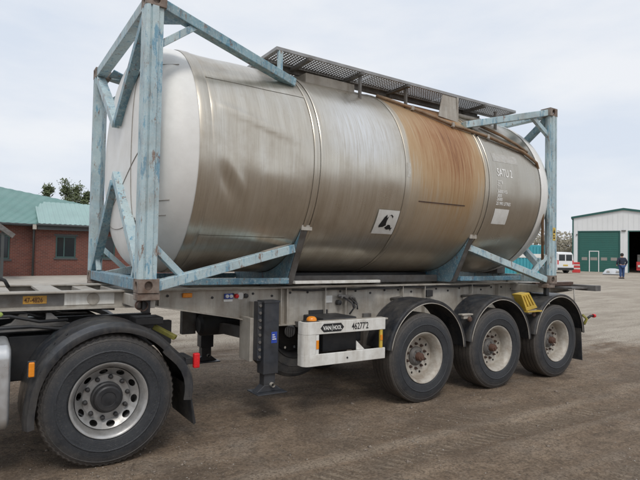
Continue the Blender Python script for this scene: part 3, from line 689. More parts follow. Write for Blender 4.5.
lamp = MB().lathe([(0, .055), (.012, .055), (.03, .048), (.042, .030), (.046, .001)], 20, 'z', (1.80, .09, 1.031)).build('marker_lamp', 'amber', trailer, 40)
# maker's hexagon logo and fleet number
lg_ = MB().prism([(1.855, -.0028, .957), (1.895, -.0028, .915), (2.115, -.0028, .915), (2.155, -.0028, .957), (2.115, -.0028, 1.002), (1.895, -.0028, 1.002)], (0, .0024, 0)).build('maker_logo', 'ink', gd, fix=True)
text_mesh('VAN', .058, 'logo_lettering', 'sticker', lg_, (1.886, -.0028, .937), (1, 0, 0), (0, 0, 1), .86, .0008, .025)
text_mesh('HOOL', .058, 'logo_lettering', 'sticker', lg_, (2.012, -.0028, .937), (1, 0, 0), (0, 0, 1), .66, .0008, .025)
MB().prism([(1.996, -.0036, .925), (2.001, -.0036, .925), (2.008, -.0036, .992), (2.003, -.0036, .992)], (0, .0006, 0)).build('logo_stroke', 'sticker', lg_, fix=True)
text_mesh("46277'2", .100, 'fleet_number', 'ink', gd, (2.26, -.0002, .922), (1, 0, 0), (0, 0, 1), .72, .0010, .012)
# axles, springs, fenders, wheels
for a in AX:
    MB().tube([(a, .30, WR), (a, WID-.30, WR)], .065, 16).build('axle', 'black', trailer, True)
    for yy in (.62, WID-.74):
        MB().box(a-.42, a-.30, yy, yy+.12, .56, 1.0).build('spring_hanger', 'galv_dark', trailer, bevel=.006)
        MB().beam((a-.38, yy+.06, .60), (a+.40, yy+.06, .47), .09, .055).build('trailing_arm', 'black', trailer, bevel=.006)
        MB().lathe([(.50, .10), (.56, .125), (.62, .115), (.70, .13), (.80, .125), (.86, .10)], 20, 'z', (a+.36, yy+.06, 0)).build('air_spring', 'rubber', trailer, True)
    MB().box(a+.10, a+.28, .46, .60, .55, .72).build('brake_chamber', 'black', trailer, bevel=.02)
def fender(a, side):
    xc, zc_, R0 = a+.075, .565, .648
    y0, y1 = (-.025, .42)
    fy = (lambda y: y) if side > 0 else (lambda y: WID-y)
    a0, a1 = R_(172), R_(3); n = 40
    sh = MB(); vs_ = []
    for k in range(n+1):
        t = a0+(a1-a0)*k/n; c, s = math.cos(t), math.sin(t)
        for r, y in ((R0-.045, y0), (R0-.012, y0-.004), (R0-.002, y0+.012), (R0, y0+.05), (R0+.004, y0+.08), (R0+.004, y1-.06), (R0, y1-.03), (R0-.03, y1), (R0-.034, y1), (R0-.008, y1-.035), (R0-.006, y0+.05), (R0-.012, y0+.016), (R0-.018, y0+.004), (R0-.045, y0+.006)):
            vs_.append((xc+r*c, fy(y), zc_+r*s))
    m_ = 14; fs = []
    for k in range(n):
        for i in range(m_): fs.append((k*m_+i, k*m_+(i+1) % m_, (k+1)*m_+(i+1) % m_, (k+1)*m_+i))
    fs += [tuple(range(m_)), tuple(range(n*m_, n*m_+m_))]
    sh.add(vs_, fs); fo = sh.build('fender', 'plastic', trailer, 40, fix=True)
    pts = [(xc+(R0-.048)*math.cos(a0+(a1-a0)*k/n), fy(y0), zc_+(R0-.048)*math.sin(a0+(a1-a0)*k/n)) for k in range(n+1)]
    MB().tube(pts, .0055, 6).build('edge_trim', 'galv', fo, True)
    if side > 0:
        MB().tube([(xc-.02, .45, zc_+R0-.01), (xc-.02, .66, zc_+R0-.05)], .02, 8).build('fender_stay', 'galv_dark', fo, True)
for a in AX:
    for s in (1, -1): fender(a, s)
for a in AX[:2]:
    br = MB().box(a+.66, a+.86, -.015, .06, .985, 1.005)
    br.box(a+.70, a+.83, .0, .05, .94, .985); br.build('fender_bracket', 'galv', trailer, bevel=.006)
    MB().lathe([(0, .035), (-.02, .033), (-.03, .02), (-.031, .001)], 14, 'y', (a+.80, .0, .935)).build('bracket_lamp', 'hub', trailer, 35)
MB().prism([(6.690, .0, .66), (6.705, .0, .66), (6.745, .0, .17), (6.730, .0, .17)], (0, .40, 0)).build('mud_flap', 'rubber', trailer, fix=True)
w0 = make_wheel('trailer', trailer)
spin = [0, .21, .47, .12, .3, .05]
for k, a in enumerate(AX):
    for q, yy in enumerate((-.03, WID+.03)):
        mtx = Matrix.Translation((a, yy, WR)) @ Matrix.Rotation(math.pi if q else 0, 4, 'Z') @ Matrix.Rotation(spin[k*2+q], 4, 'Y')
        if k == 0 and q == 0: w0.matrix_basis = mtx; continue
        cp(w0, trailer, mtx)
# rear end: lamp stalk, rear lamp, cross bar
MB().box(7.30, 7.46, .10, WID-.10, 1.215, 1.305).build('rear_cross_beam', 'galv_dark', trailer, bevel=.006)
MB().box(6.30, 7.36, .515, .58, 1.285, 1.345).build('rear_side_bar', 'hub', trailer, bevel=.006)
MB().tube([(6.93, .25, 1.25), (6.95, .25, .90)], .012, 8).build('lamp_stalk', 'galv', trailer, True)
MB().box(6.85, 7.40, .24, .60, 1.245, 1.275).build('stalk_arm', 'galv_dark', trailer)
lb = MB().tube([(6.78, .02, .86), (6.86, .0, .80), (6.80, .01, .72)], .022, 8).build('lamp_bracket', 'olive', trailer, True)
MB().tube([(6.86, .0, .80), (6.93, -.02, .845), (6.99, -.03, .845)], .018, 8).build('lamp_arm', 'black', trailer, True)
MB().lathe([(0, .001), (0, .028), (.04, .030), (.06, .001)], 14, 'x', (6.985, -.03, .845)).build('position_lamp', 'red', trailer, 35)

# spare wheel hung under the frame
sw = thing('spare_wheel', (1.85, .75, .62), 'black spare wheel hung behind the white side guard of the trailer', 'wheel')
ty, rim, disc, nutm, nr, hub, drum, yA, n = wheel_proto('trailer')
for mb, nm, mt_, sm in ((ty, 'tyre', 'rubber', 32), (rim, 'rim', 'black', 40), (disc, 'wheel_disc', 'black', 35)):
    mb.v = [(2.03+x, .76+y, .80+z*.98) for x, y, z in mb.v]; mb.build(nm, mt_, sw, sm)

# yellow wheel chock in its holder
ck = thing('wheel_chock', (5.40, -.02, 1.03), 'yellow slotted plastic wheel chock hung between two trailer fenders', 'wheel chock')
def chock():
    y0 = -.035; A, B, C, D = Vector((5.15, y0, 1.225)), Vector((5.335, y0, 1.248)), Vector((5.53, y0, 1.03)), Vector((5.28, y0, .995))
    def P(u, v, y=0): return A.lerp(B, u).lerp(D.lerp(C, u), v)+Vector((0, y, 0))
    mb = MB()
    for k in range(4):
        u0 = k*.273; u1 = u0+.18; mb.prism([P(u0, .12), P(u1, .12), P(u1, .80), P(u0, .80)], (0, .05, 0))
    mb.prism([P(0, -.0), P(1, -.0), P(1, .12), P(0, .12)], (0, .15, 0)); mb.prism([P(0, .80), P(1, .80), P(1, 1), P(0, 1)], (0, .15, 0))
    mb.prism([P(.01, .12, .051), P(.99, .12, .051), P(.99, .80, .051), P(.01, .80, .051)], (0, .09, 0))
    return mb
chock().build('chock_body', 'yellow', ck, bevel=.004, fix=True)
MB().box(5.27, 5.60, -.06, .10, .975, .992).build('chock_holder', 'yellow', ck)

# ================================================================== TANK CONTAINER
tankc = thing('tank_container', (LEN/2, T, ZB), 'weathered silver tank container with rust streaks in a pale blue frame', 'tank container')
ZC, RT = 2.70, 1.20
X0, X1 = .53, 5.68
SEC = [(X0+.10, 1.765), (1.865, 3.045), (3.085, 4.46), (4.56, X1)]
def dent(x, th):
    d = .0020*np.sin(x*7+th*2)*np.cos(th*4-x*2) + .010*(vnoise(x*1.6, th*2.2, 21)-.5) + .0040*(vnoise(x*3.4+3, th*4, 22)-.5)
    # crumpled dent and a long crease on the first sheet
    d = d - .030*np.exp(-((x-.80+.5*(th+.25))/.07)**2 - ((th+.28)/.13)**2) + .014*np.exp(-((x-.93+.6*(th+.25))/.05)**2 - ((th+.25)/.12)**2)
    c = .36 - .22*(x-.65); d = d + .022*np.exp(-((th-c)/.035)**2)*np.clip((x-.6)*4, 0, 1)*np.clip((1.75-x)*2, 0, 1)
    d = d - .028*np.exp(-((th-c+.20)/.13)**2)*np.clip((x-.6)*4, 0, 1)*np.clip((1.75-x)*2, 0, 1)
    e = np.ones_like(x)
    for (p, q) in SEC: e = np.where((x >= p-.001) & (x <= q+.001), np.clip((x-p)/.12, 0, 1)*np.clip((q-x)/.12, 0, 1), e)
    k = np.where(x > 4.5, .2, np.where(x > 3.06, .6, 1.0))
    return d*e*k
def shell(x0, x1, rad, nx_, nt_=200, a0=-math.pi, a1=math.pi, dn=True, lip=.006):
    xs = np.linspace(x0, x1, nx_); th = np.linspace(a0, a1, nt_+1)
    full = abs((a1-a0)-2*math.pi) < 1e-6
    if full: th = th[:-1]
    Xg, Tg = np.meshgrid(xs, th, indexing='ij'); r = rad + (dent(Xg, Tg) if dn else 0*Xg)
    r[0] -= lip; r[-1] -= lip
    P = np.stack([Xg, T-r*np.cos(Tg)-T, r*np.sin(Tg)], -1).reshape(-1, 3)
    k = len(th); fs = []
    for i in range(nx_-1):
        for j in range(k if full else k-1): fs.append((i*k+j, (i+1)*k+j, (i+1)*k+(j+1) % k, i*k+(j+1) % k))
    mb = MB(); mb.add([tuple(p) for p in P], [tuple(reversed(f)) for f in fs]); return mb
def tank_part(mb, name, mat, parent=None, smooth=True, fix=False):
    # tank parts keep their mesh centred on the tank axis so the shading follows the barrel
    me = bpy.data.meshes.new(name); me.from_pydata(mb.v, [], mb.f); me.update()
    if fix:
        bm = bmesh.new(); bm.from_mesh(me); bmesh.ops.recalc_face_normals(bm, faces=bm.faces); bm.to_mesh(me); bm.free()
    me.materials.append(MAT[mat]); o = bpy.data.objects.new(name, me); COL.objects.link(o)
    if smooth is True: me.shade_smooth()
    elif smooth: me.shade_smooth(); me.set_sharp_from_angle(angle=R_(smooth))
    o.parent = tankc; o.matrix_parent_inverse = Matrix.Translation(-wloc(tankc)); o.location = (0, T, ZC)
    return o
panels = []
for k, (a, b_) in enumerate(SEC):
    panels.append(tank_part(shell(a, b_, RT, 60), 'cladding_sheet', 'tank_rust' if k >= 2 else 'tank'))
panels[2]['label'] = 'cladding sheet streaked with orange rust'
for a, b_, rr_ in ((X0-.015, X0+.105, 1.207), (1.755, 1.795, 1.210), (1.835, 1.875, 1.210), (1.79, 1.84, 1.199), (3.035, 3.095, 1.208), (4.45, 4.485, 1.208), (4.535, 4.57, 1.208), (4.48, 4.54, 1.199)):
    tank_part(shell(a, b_, rr_, 6, 160, dn=False), 'cladding_band', 'tank_rust' if a > 3 else 'tank')
# overlap seams running lengthwise on the first sheet
for th0, xa, xb in ((R_(37), .64, 1.75), (R_(-43), .64, 1.6)):
    tank_part(shell(xa, xb, RT+.004, 12, 3, th0-.012, th0+.012, dn=True, lip=.0), 'lap_seam', 'tank')
for xa, xb, th0 in ((3.28, 4.1, R_(-15)),):
    tank_part(shell(xa, xb, RT+.006, 12, 3, th0-.006, th0+.006, dn=True, lip=.005), 'lap_seam', 'hub')
# dished ends
def head(xs, sgn, name):
    prof = []
    for k in range(26):
        t = math.pi/2*k/25; prof.append((xs - sgn*(.10+.355*math.sin(t)), 1.196*math.cos(t)**.34 if k < 25 else .0005))
    prof = [(xs, 1.196), (xs-sgn*.10, 1.196)] + prof[1:]
    mb = MB(); mb.lathe(prof, 120, 'x'); return tank_part(mb, name, 'head', fix=True)
hd = head(X0, 1, 'tank_end'); head(X1, -1, 'tank_end')
# weld/caulk seams on the white front end
def head_seam(pts):
    out = []
    for (y, z) in pts:
        r = min(.999, math.hypot(y, z)/1.196); ct = r**(1/.34); t = math.acos(min(1, ct)); out.append((X0-(.10+.355*math.sin(t))-.002, y, z))
    mb = MB(); mb.tube(out, .0045, 6); tank_part(mb, 'caulk_seam', 'greyprint', smooth=True)
head_seam([(-.62+.10*math.cos(v*1.3), v) for v in np.linspace(-.85, .85, 24)])
head_seam([(u, -.75+.25*abs(u)**2) for u in np.linspace(-.6, .6, 20)])
head_seam([(u, -.30-.45*(u+.2)) for u in np.linspace(-.95, .2, 18)])
head_seam([(u, .62-.2*(u)) for u in np.linspace(-.9, .1, 18)])
head_seam([(u, -.50-.16*(u+1.1)) for u in np.linspace(-1.05, -.72, 12)])
head_seam([(u, -.64-.12*(u+1.0)) for u in np.linspace(-.97, -.55, 12)])
# rear white rim
tank_part(shell(X1-.002, X1+.075, 1.212, 4, 160, dn=False), 'end_rim', 'head')

def on_tank(x, th, off=.004):
    r = RT+off; return Vector((x, -r*math.cos(th), r*math.sin(th)))
def decal(name, mat, x0, x1, t0, t1, off, shear=0, nn=8, parent=None):
    mb = MB(); vs_ = []; fs = []
    for i in range(nn+1):
        t = t0+(t1-t0)*i/nn
        for j in range(5):
            x = x0+(x1-x0)*j/4 + shear*(1-i/nn); vs_.append(on_tank(x, t, off))
    for i in range(nn):
        for j in range(4): fs.append((i*5+j, i*5+j+1, (i+1)*5+j+1, (i+1)*5+j))
    mb.add(vs_, fs); return tank_part(mb, name, mat)
def tank_poly(name, mat, pts, off):     # filled polygon (x, angle-height in metres) on the barrel
    bm = bmesh.new(); vs_ = [bm.verts.new(on_tank(x, s/RT, off)) for x, s in pts]; f = bm.faces.new(vs_); bmesh.ops.triangulate(bm, faces=[f])
    me = bpy.data.meshes.new(name); bm.to_mesh(me); bm.free(); me.materials.append(MAT[mat]); o = bpy.data.objects.new(name, me); COL.objects.link(o)
    o.parent = tankc; o.matrix_parent_inverse = Matrix.Translation(-wloc(tankc)); o.location = (0, T, ZC); return o
# hazard placard: bare tree and dead fish
th_a, th_b = R_(-36.3), R_(-21.5)
decal('hazard_placard', 'sticker', 2.70, 3.02, th_a, th_b, .009)
sm_ = RT*(th_a+th_b)/2
def plc(pts): return [(2.85+x*.40, sm_+y*.42) for x, y in pts]
tank_poly('placard_symbol', 'ink', plc([(-.22, -.10), (-.02, -.06), (-.03, .06), (-.10, .16), (-.04, .14), (-.02, .24), (.0, .14), (.06, .19), (.03, .06), (.03, -.03), (.05, -.08), (-.05, -.14), (-.20, -.16)]), .0125)
tank_poly('placard_symbol', 'ink', plc([(.02, -.16), (.12, -.06), (.20, -.07), (.27, -.16), (.33, -.14), (.29, -.20), (.30, -.26), (.24, -.20), (.12, -.22)]), .0125)
tank_poly('placard_symbol', 'ink', plc([(.05, .20), (.14, .25), (.22, .20), (.22, .14), (.19, .19), (.13, .22)]), .0125)
# faded owner lettering and data patches near the rear of the tank
decal('faded_patch', 'tank_pale', 4.66, 5.20, R_(16.5), R_(22.5), .002)
def tank_text(txt, size, x0_, deg, name, mat, stretch=.85, bold=.01):
    o = text_mesh(txt, size, name, mat, tankc, (0, 0, 0), (1, 0, 0), (0, 1, 0), stretch, .0005, bold)
    for v in o.data.vertices:
        p = on_tank(x0_+v.co.x, R_(deg)+v.co.y/RT, .0030+v.co.z); v.co = p
    o.matrix_parent_inverse = Matrix.Translation(-wloc(tankc)); o.location = (0, T, ZC); return o
tank_text('SATU 2', .155, 4.70, 6.6, 'owner_lettering', 'letter', .66, .008)
for txt, x_, dg, sz in (('22T6', 4.70, 1.6, .062), ('T11', 4.70, -1.4, .062), ('36000 KG', 4.70, -4.4, .060), ('3850', 4.70, -7.0, .058), ('26000', 4.70, -9.4, .058), ('25 990 LITRES', 4.70, -12.2, .062)):
    tank_text(txt, sz, x_, dg, 'data_lettering', 'letter', .82, .016)
decal('blank_label', 'sticker', 4.70, 5.00, R_(-25), R_(-14.7), .003)
decal('small_stencil', 'worn_sticker', 3.05, 3.10, R_(-2), R_(6), .012, nn=4)

# frame -----------------------------------------------------------------
FZ0, FZ1 = ZB, ZB+HGT
CX, CY, CZ = .178, .162, .118
def casting(x_out, sx, y_out, sy, z0):
    mb = MB(); x1_, y1_ = x_out+sx*CX, y_out+sy*CY; z1_ = z0+CZ
    # side face and end face carry the oval holes
    mb.holed(lambda u, v: (x_out+sx*CX*u, y_out, z0+CZ*v), (.5, .5, .19, .33), 24, inner=lambda u, v: (x_out+sx*CX*u, y_out+sy*.03, z0+CZ*v))
    mb.holed(lambda u, v: (x_out, y_out+sy*CY*u, z0+CZ*v), (.5, .5, .22, .30), 24, inner=lambda u, v: (x_out+sx*.03, y_out+sy*CY*u, z0+CZ*v))
    mb.add([(x1_, y_out, z0), (x1_, y1_, z0), (x1_, y1_, z1_), (x1_, y_out, z1_)], [(0, 1, 2, 3)])
    mb.add([(x_out, y1_, z0), (x1_, y1_, z0), (x1_, y1_, z1_), (x_out, y1_, z1_)], [(0, 1, 2, 3)])
    for zz in (z0, z1_): mb.add([(x_out, y_out, zz), (x1_, y_out, zz), (x1_, y1_, zz), (x_out, y1_, zz)], [(0, 1, 2, 3)])
    xs = sorted((x_out+sx*.04, x1_-sx*.01)); ys = sorted((y_out+sy*.04, y1_-sy*.01))
    mb.box(*xs, *ys, z0+.01, z1_-.01); return mb
def post(x_out, sx, y_out, sy):
    # open folded section: lips and grooves on both outer faces
    P = [(0, .145), (0, .105), (.012, .100), (.012, .080), (0, .075), (0, .022), (.006, .004), (.022, 0), (.040, 0), (.044, .013), (.054, .013), (.058, 0), (.112, 0), (.118, .022), (.160, .022), (.160, .06), (.09, .145)]
    poly = [(x_out+sx*a, y_out+sy*b_, FZ0+CZ) for a, b_ in P]
    return MB().prism(poly, (0, 0, HGT-2*CZ))
for xo, sx in ((0, 1), (LEN, -1)):
    for yo, sy in ((0, 1), (WID, -1)):
        po = post(xo, sx, yo, sy).build('corner_post', 'frame', tankc, fix=True)
        for z0 in (FZ0, FZ1-CZ): casting(xo, sx, yo, sy, z0).build('corner_casting', 'casting', po, bevel=.006, fix=True)
for xo, sx in ((0, 1), (LEN, -1)):
    xa, xb = sorted((xo+sx*.012, xo+sx*.125))
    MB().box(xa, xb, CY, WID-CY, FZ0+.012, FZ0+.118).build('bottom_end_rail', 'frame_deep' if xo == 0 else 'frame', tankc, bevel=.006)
    MB().box(xa, xb, CY, WID-CY, FZ1-.115, FZ1-.012).build('top_end_rail', 'frame', tankc, bevel=.006)
    # K bracing from the corners to the tank end
    xm = xo+sx*.06
    for (y, z, ya, za) in ((.12, FZ1-.13, T, 3.06), (WID-.12, FZ1-.13, T, 3.06), (.12, FZ0+.12, T, 2.52), (WID-.12, FZ0+.12, T, 2.44)):
        d = 1 if y < T else -1
        MB().beam((xm, y, z), (xo+sx*.05, ya-d*.03, za), .085, .095, (sx, 0, 0)).build('end_brace', 'frame_shaded' if (y < T) == (z > T+1) else 'frame', tankc, bevel=.005)
    for y in (.40, WID-.40):
        MB().beam((xm, y, FZ0+.12), (xm, y-.16*(1 if y > T else -1)*-1, FZ0+.36), .045, .05, (sx, 0, 0)).build('corner_brace', 'frame', tankc, bevel=.004)
# side struts from the corners up to the barrel, saddles
for yo, sy in ((0, 1), (WID, -1)):
    fy = lambda y: yo+sy*y
    for (p, q, br0, br1, deep) in (
        ((.17, .085, FZ0+.055), (1.73, .40, 1.785), (.10, .075, 1.80), (.42, .13, 1.50), 0),
        ((LEN-.17, .085, FZ0+.055), (4.44, .37, 1.88), (LEN-.10, .075, 1.80), (LEN-.42, .13, 1.50), 0),
        ((.15, .085, FZ1-.065), (1.70, .40, 3.60), (.10, .075, FZ1-.46), (.50, .15, FZ1-.14), 1),
        ((LEN-.15, .085, FZ1-.065), (4.40, .35, 3.545), (LEN-.10, .075, FZ1-.42), (LEN-.45, .14, FZ1-.14), 1)):
        st = MB().beam((p[0], fy(p[1]), p[2]), (q[0], fy(q[1]), q[2]), .10, .09).build('side_strut', 'frame_shaded' if deep and p[0] < 3 else 'frame', tankc, bevel=.006)
        MB().beam((br0[0], fy(br0[1]), br0[2]), (br1[0], fy(br1[1]), br1[2]), .055, .06).build('strut_brace', 'frame', st, bevel=.004)
        if not deep:
            MB().beam((q[0]-.02, fy(q[1]+.02), q[2]+.052), (q[0]+(p[0]-q[0])*.26, fy(q[1]-.09), q[2]+(p[2]-q[2])*.26+.05), .06, .008).build('strut_pad', 'galv', st)
        else:
            s_ = 1 if p[0] < 3 else -1; zz = FZ1-.10
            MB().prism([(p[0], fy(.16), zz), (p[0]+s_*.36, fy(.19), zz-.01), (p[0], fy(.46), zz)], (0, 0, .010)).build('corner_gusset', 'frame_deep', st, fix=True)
    # lengthwise bottom rails
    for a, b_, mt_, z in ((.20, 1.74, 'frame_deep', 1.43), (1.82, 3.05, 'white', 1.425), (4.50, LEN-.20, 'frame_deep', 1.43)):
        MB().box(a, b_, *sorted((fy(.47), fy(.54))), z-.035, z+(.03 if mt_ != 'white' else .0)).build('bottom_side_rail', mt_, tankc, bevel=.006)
def saddle(x0):
    a0, a1 = R_(-36), R_(-144); n = 30; poly = []
    for k in range(n+1):
        t = a0+(a1-a0)*k/n; r = RT+.006; poly.append((x0, T-r*math.cos(t), ZC+r*math.sin(t)))
    yb = .56
    low = [(x0, WID-yb, 1.40), (x0, yb, 1.40)]
    mb = MB(); pts = poly+low; m_ = len(poly)
    # fan of quads between arc and base line
    bot = [(x0, yb+(WID-2*yb)*k/n, 1.38) for k in range(n+1)]
    vs_ = []
    for th in (0, .016):
        vs_ += [(p[0]+th, p[1], p[2]) for p in poly]+[(p[0]+th, p[1], p[2]) for p in bot]
    k2 = 2*(n+1); fs = []
    for i in range(n):
        fs.append((i, i+1, n+2+i, n+1+i)); fs.append((k2+i, k2+n+1+i, k2+n+2+i, k2+i+1))
        fs.append((n+1+i, n+2+i, k2+n+2+i, k2+n+1+i)); fs.append((i, k2+i, k2+i+1, i+1))
    fs += [(0, n+1, k2+n+1, k2), (n, k2+n, k2+2*n+1, 2*n+1)]
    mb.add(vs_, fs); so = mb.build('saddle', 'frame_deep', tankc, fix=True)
    for s in (1, -1):
        f_ = (lambda y: y) if s > 0 else (lambda y: WID-y)
        p0 = (x0+.045, f_(T-(RT+.01)*math.cos(a0)), ZC+(RT+.01)*math.sin(a0)); p1 = (x0+.045, f_(yb-.02), 1.385)
        MB().beam(p0, p1, .075, .014, (0, -s, 0)).build('saddle_flange', 'galv_dark', so)
        MB().box(x0+.0, x0+.13, *sorted((f_(T-(RT+.035)*math.cos(a0)), f_(T-(RT-.0)*math.cos(a0)))), p0[2]-.01, p0[2]+.05).build('saddle_clip', 'galv', so, bevel=.004)
saddle(1.74); saddle(4.40)

MB().box(1.80, 4.38, 1.02, 1.42, 1.375, 1.50).build('underframe', 'black', tankc, bevel=.01)
for yy in (.80, WID-.86): MB().box(1.80, 4.38, yy, yy+.06, 1.375, 1.47).build('underframe_rail', 'galv_dark', tankc, bevel=.005)
# walkway on top ---------------------------------------------------------
wx0, wx1, wy0, wy1, wz = 1.505, 5.66, .435, .835, 3.955
wk = MB()
wk.box(wx0, wx1, wy0, wy0+.028, wz-.012, wz+.028); wk.box(wx0, wx1, wy1-.028, wy1, wz-.012, wz+.028)
wk.box(wx0, wx0+.028, wy0+.0285, wy1-.0285, wz-.012, wz+.028); wk.box(wx1-.028, wx1, wy0+.0285, wy1-.0285, wz-.012, wz+.028)
wf = wk.build('walkway_frame', 'walk', tankc, bevel=.004)
def perforated(x0, x1, y0, y1, z, pitch):
    nx_ = int((x1-x0)/pitch); ny_ = int((y1-y0)/pitch); px, py = (x1-x0)/nx_, (y1-y0)/ny_
    mb = MB(); k = .33
    vs_ = []; fs = []
    for i in range(nx_):
        for j in range(ny_):
            cx, cy = x0+(i+.5)*px, y0+(j+.5)*py; b0 = len(vs_)
            vs_ += [(cx-px/2, cy-py/2, z), (cx+px/2, cy-py/2, z), (cx+px/2, cy+py/2, z), (cx-px/2, cy+py/2, z),
                    (cx-px*k, cy, z), (cx, cy-py*k*1.25, z), (cx+px*k, cy, z), (cx, cy+py*k*1.25, z)]
            fs += [(b0, b0+1, b0+5), (b0+1, b0+6, b0+5), (b0+1, b0+2, b0+6), (b0+2, b0+7, b0+6), (b0+2, b0+3, b0+7), (b0+3, b0+4, b0+7), (b0+3, b0, b0+4), (b0, b0+5, b0+4)]
    mb.add(vs_, fs); return mb
for k in range(3):
    a = wx0+.03+k*(wx1-wx0-.06)/3; b_ = a+(wx1-wx0-.06)/3-.012
    sh = perforated(a, b_, wy0+.029, wy1-.029, wz+.018, .040).build('perforated_sheet', 'walk', wf)
    sm = sh.modifiers.new('thick', 'SOLIDIFY'); sm.thickness = .004
MB().box(wx0+.03, wx1-.4, wy1+.001, wy1+.035, wz-.075, wz+.02).build('walkway_beam', 'galv_dark', wf, bevel=.003)
pf = MB(); pf.box(1.505, 2.16, 1.36, 1.388, wz-.012, wz+.028); pf.box(1.505, 1.533, wy1+.036, 1.3595, wz-.012, wz+.028); pf.box(2.13, 2.16, wy1+.036, 1.3595, wz-.012, wz+.028)
pf.build('platform_frame', 'walk', wf, bevel=.004)
sh = perforated(1.535, 2.128, wy1+.037, 1.358, wz+.016, .040).build('perforated_sheet', 'walk', wf); sm = sh.modifiers.new('thick', 'SOLIDIFY'); sm.thickness = .004
for x in (1.9, 2.65, 3.4, 4.9):
    MB().box(x, x+.05, wy0-.03, wy1+.03, wz-.052, wz-.0125).build('walkway_bearer', 'galv_dark', wf, bevel=.003)
def tank_z(y): return ZC+math.sqrt(max(0, RT*RT-(T-y)**2))
MB().box(1.535, 1.585, wy0-.004, wy0+.04, tank_z(wy0)-.02, wz-.013).build('walkway_post', 'frame', wf, bevel=.004)
for x in (2.66, 3.41, 5.2):
    for yy in (wy0+.02, wy1-.06):
        MB().box(x+.008, x+.036, yy, yy+.04, tank_z(yy)-.02, wz-.053).build('walkway_post', 'galv_dark', wf, bevel=.003)
# broad folded support plate
MB().prism([(4.08, wy0+.01, wz-.0125), (4.34, wy0+.01, wz-.0125), (4.34, wy0-.02, tank_z(wy0-.02)+.0), (3.98, wy0-.02, tank_z(wy0-.02)+.03)], (0, .012, 0)).build('support_plate', 'galv', wf, fix=True)
MB().box(4.345, 4.375, wy0-.01, wy0+.05, tank_z(wy0)-.04, wz-.013).build('support_post', 'galv', wf, bevel=.003)
# low coaming round the manlid on the tank crown
cm = MB(); cm.box(2.02, 2.74, .66, .69, tank_z(.66)-.03, 3.865); cm.box(2.02, 2.74, 1.75, 1.78, tank_z(1.75)-.03, 3.865); cm.box(2.02, 2.05, .691, 1.749, 3.70, 3.865); cm.box(2.71, 2.74, .691, 1.749, 3.70, 3.865)
cm.build('spill_box', 'galv', tankc, bevel=.006)
MB().lathe([(3.86, .28), (3.92, .28), (3.94, .25), (3.965, .001)], 32, 'z', (3.3, T+.1, 0)).build('manlid', 'galv', tankc, 35)
MB().lathe([(3.85, .09), (3.93, .09), (3.94, .001)], 20, 'z', (2.4, T, 0)).build('relief_valve', 'galv_dark', tankc, 35)
MB().tube([(4.42, .62, tank_z(.62)+.03), (5.3, .62, tank_z(.62)+.03)], .03, 10).build('top_pipe', 'galv', tankc, True)
# rusty vent pipe that runs along the shoulder and down the rear post
def ot(x, deg, off=.03): p = on_tank(x, R_(deg), off); return Vector((p.x, p.y+T, p.z+ZC))
key = [(3.06, 61), (3.38, 52.4), (4.08, 39.5), (4.72, 35.0), (5.40, 27.4), (5.62, 20.5)]
pts = []
for (xa, da), (xb, db) in zip(key[:-1], key[1:]):
    for k in range(6): pts.append(ot(xa+(xb-xa)*k/6, da+(db-da)*k/6))
pts += [ot(5.63, 20), Vector((5.74, .09, 2.99)), Vector((5.80, .085, 2.88)), Vector((5.82, .085, 2.70)), Vector((5.83, .09, 1.62))]
vp = MB().tube(pts, .021, 10).build('vent_pipe', 'rustpipe', tankc, True)
for x, d in ((4.08, 39.5), (4.72, 35), (3.5, 50.2)):
    p = ot(x, d, .03); MB().box(p.x-.02, p.x+.02, p.y-.03, p.y+.02, p.z-.03, p.z+.03).build('pipe_clip', 'galv', vp, bevel=.004)
pts2 = [ot(4.78, 47), ot(5.1, 40), ot(5.35, 33), ot(5.5, 27.5)]
MB().tube(pts2, .020, 10).build('vent_pipe', 'rustpipe', tankc, True)
# rear valve box, warning label on the rear post
MB().box(5.78, 5.98, .85, 1.55, 1.48, 2.05).build('valve_cabinet', 'galv_dark', tankc, bevel=.01)
yl = MB().box(LEN-.11, LEN-.045, -.0035, -.0005, 2.00, 2.19).build('warning_label', 'yellow', tankc)
MB().prism([(LEN-.105, -.0042, 2.11), (LEN-.052, -.0042, 2.11), (LEN-.0785, -.0042, 2.17)], (0, .0006, 0)).build('warning_triangle', 'ink', yl, fix=True)
MB().box(LEN-.10, LEN-.06, -.0042, -.0036, 2.025, 2.045).build('warning_line', 'ink', yl); MB().box(LEN-.10, LEN-.07, -.0042, -.0036, 2.06, 2.08).build('warning_line', 'ink', yl)

# ================================================================== TRACTOR (rear part that stands under the nose)
tr = thing('truck_tractor', (-.2, T, 0), 'rear of a truck tractor with black fender coupled under the trailer nose', 'truck')
TX, TZ = -.205, .505
for y0 in (.80, WID-.88):
    MB().box(-3.6, .55, y0, y0+.08, .78, 1.02).build('frame_rail', 'black', tr, bevel=.006)
for x in (-3.4, -2.2, -1.0, .45):
    MB().box(x-.06, x+.06, .881, WID-.881, .82, .98).build('frame_cross_member', 'black', tr, bevel=.005)
MB().tube([(TX, .3, TZ), (TX, WID-.3, TZ)], .09, 16).build('drive_axle', 'black', tr, True)
MB().lathe([(-.22, .001), (-.2, .12), (0, .2), (.2, .12), (.22, .001)], 24, 'y', (TX, T, TZ)).build('differential', 'black', tr, True)
for yy in (.62, WID-.62):
    for dx in (-.40, .36):
        MB().lathe([(.50, .11), (.56, .14), (.64, .125), (.72, .145), (.80, .11)], 20, 'z', (TX+dx, yy, 0)).build('air_bellows', 'rubber', tr, True)
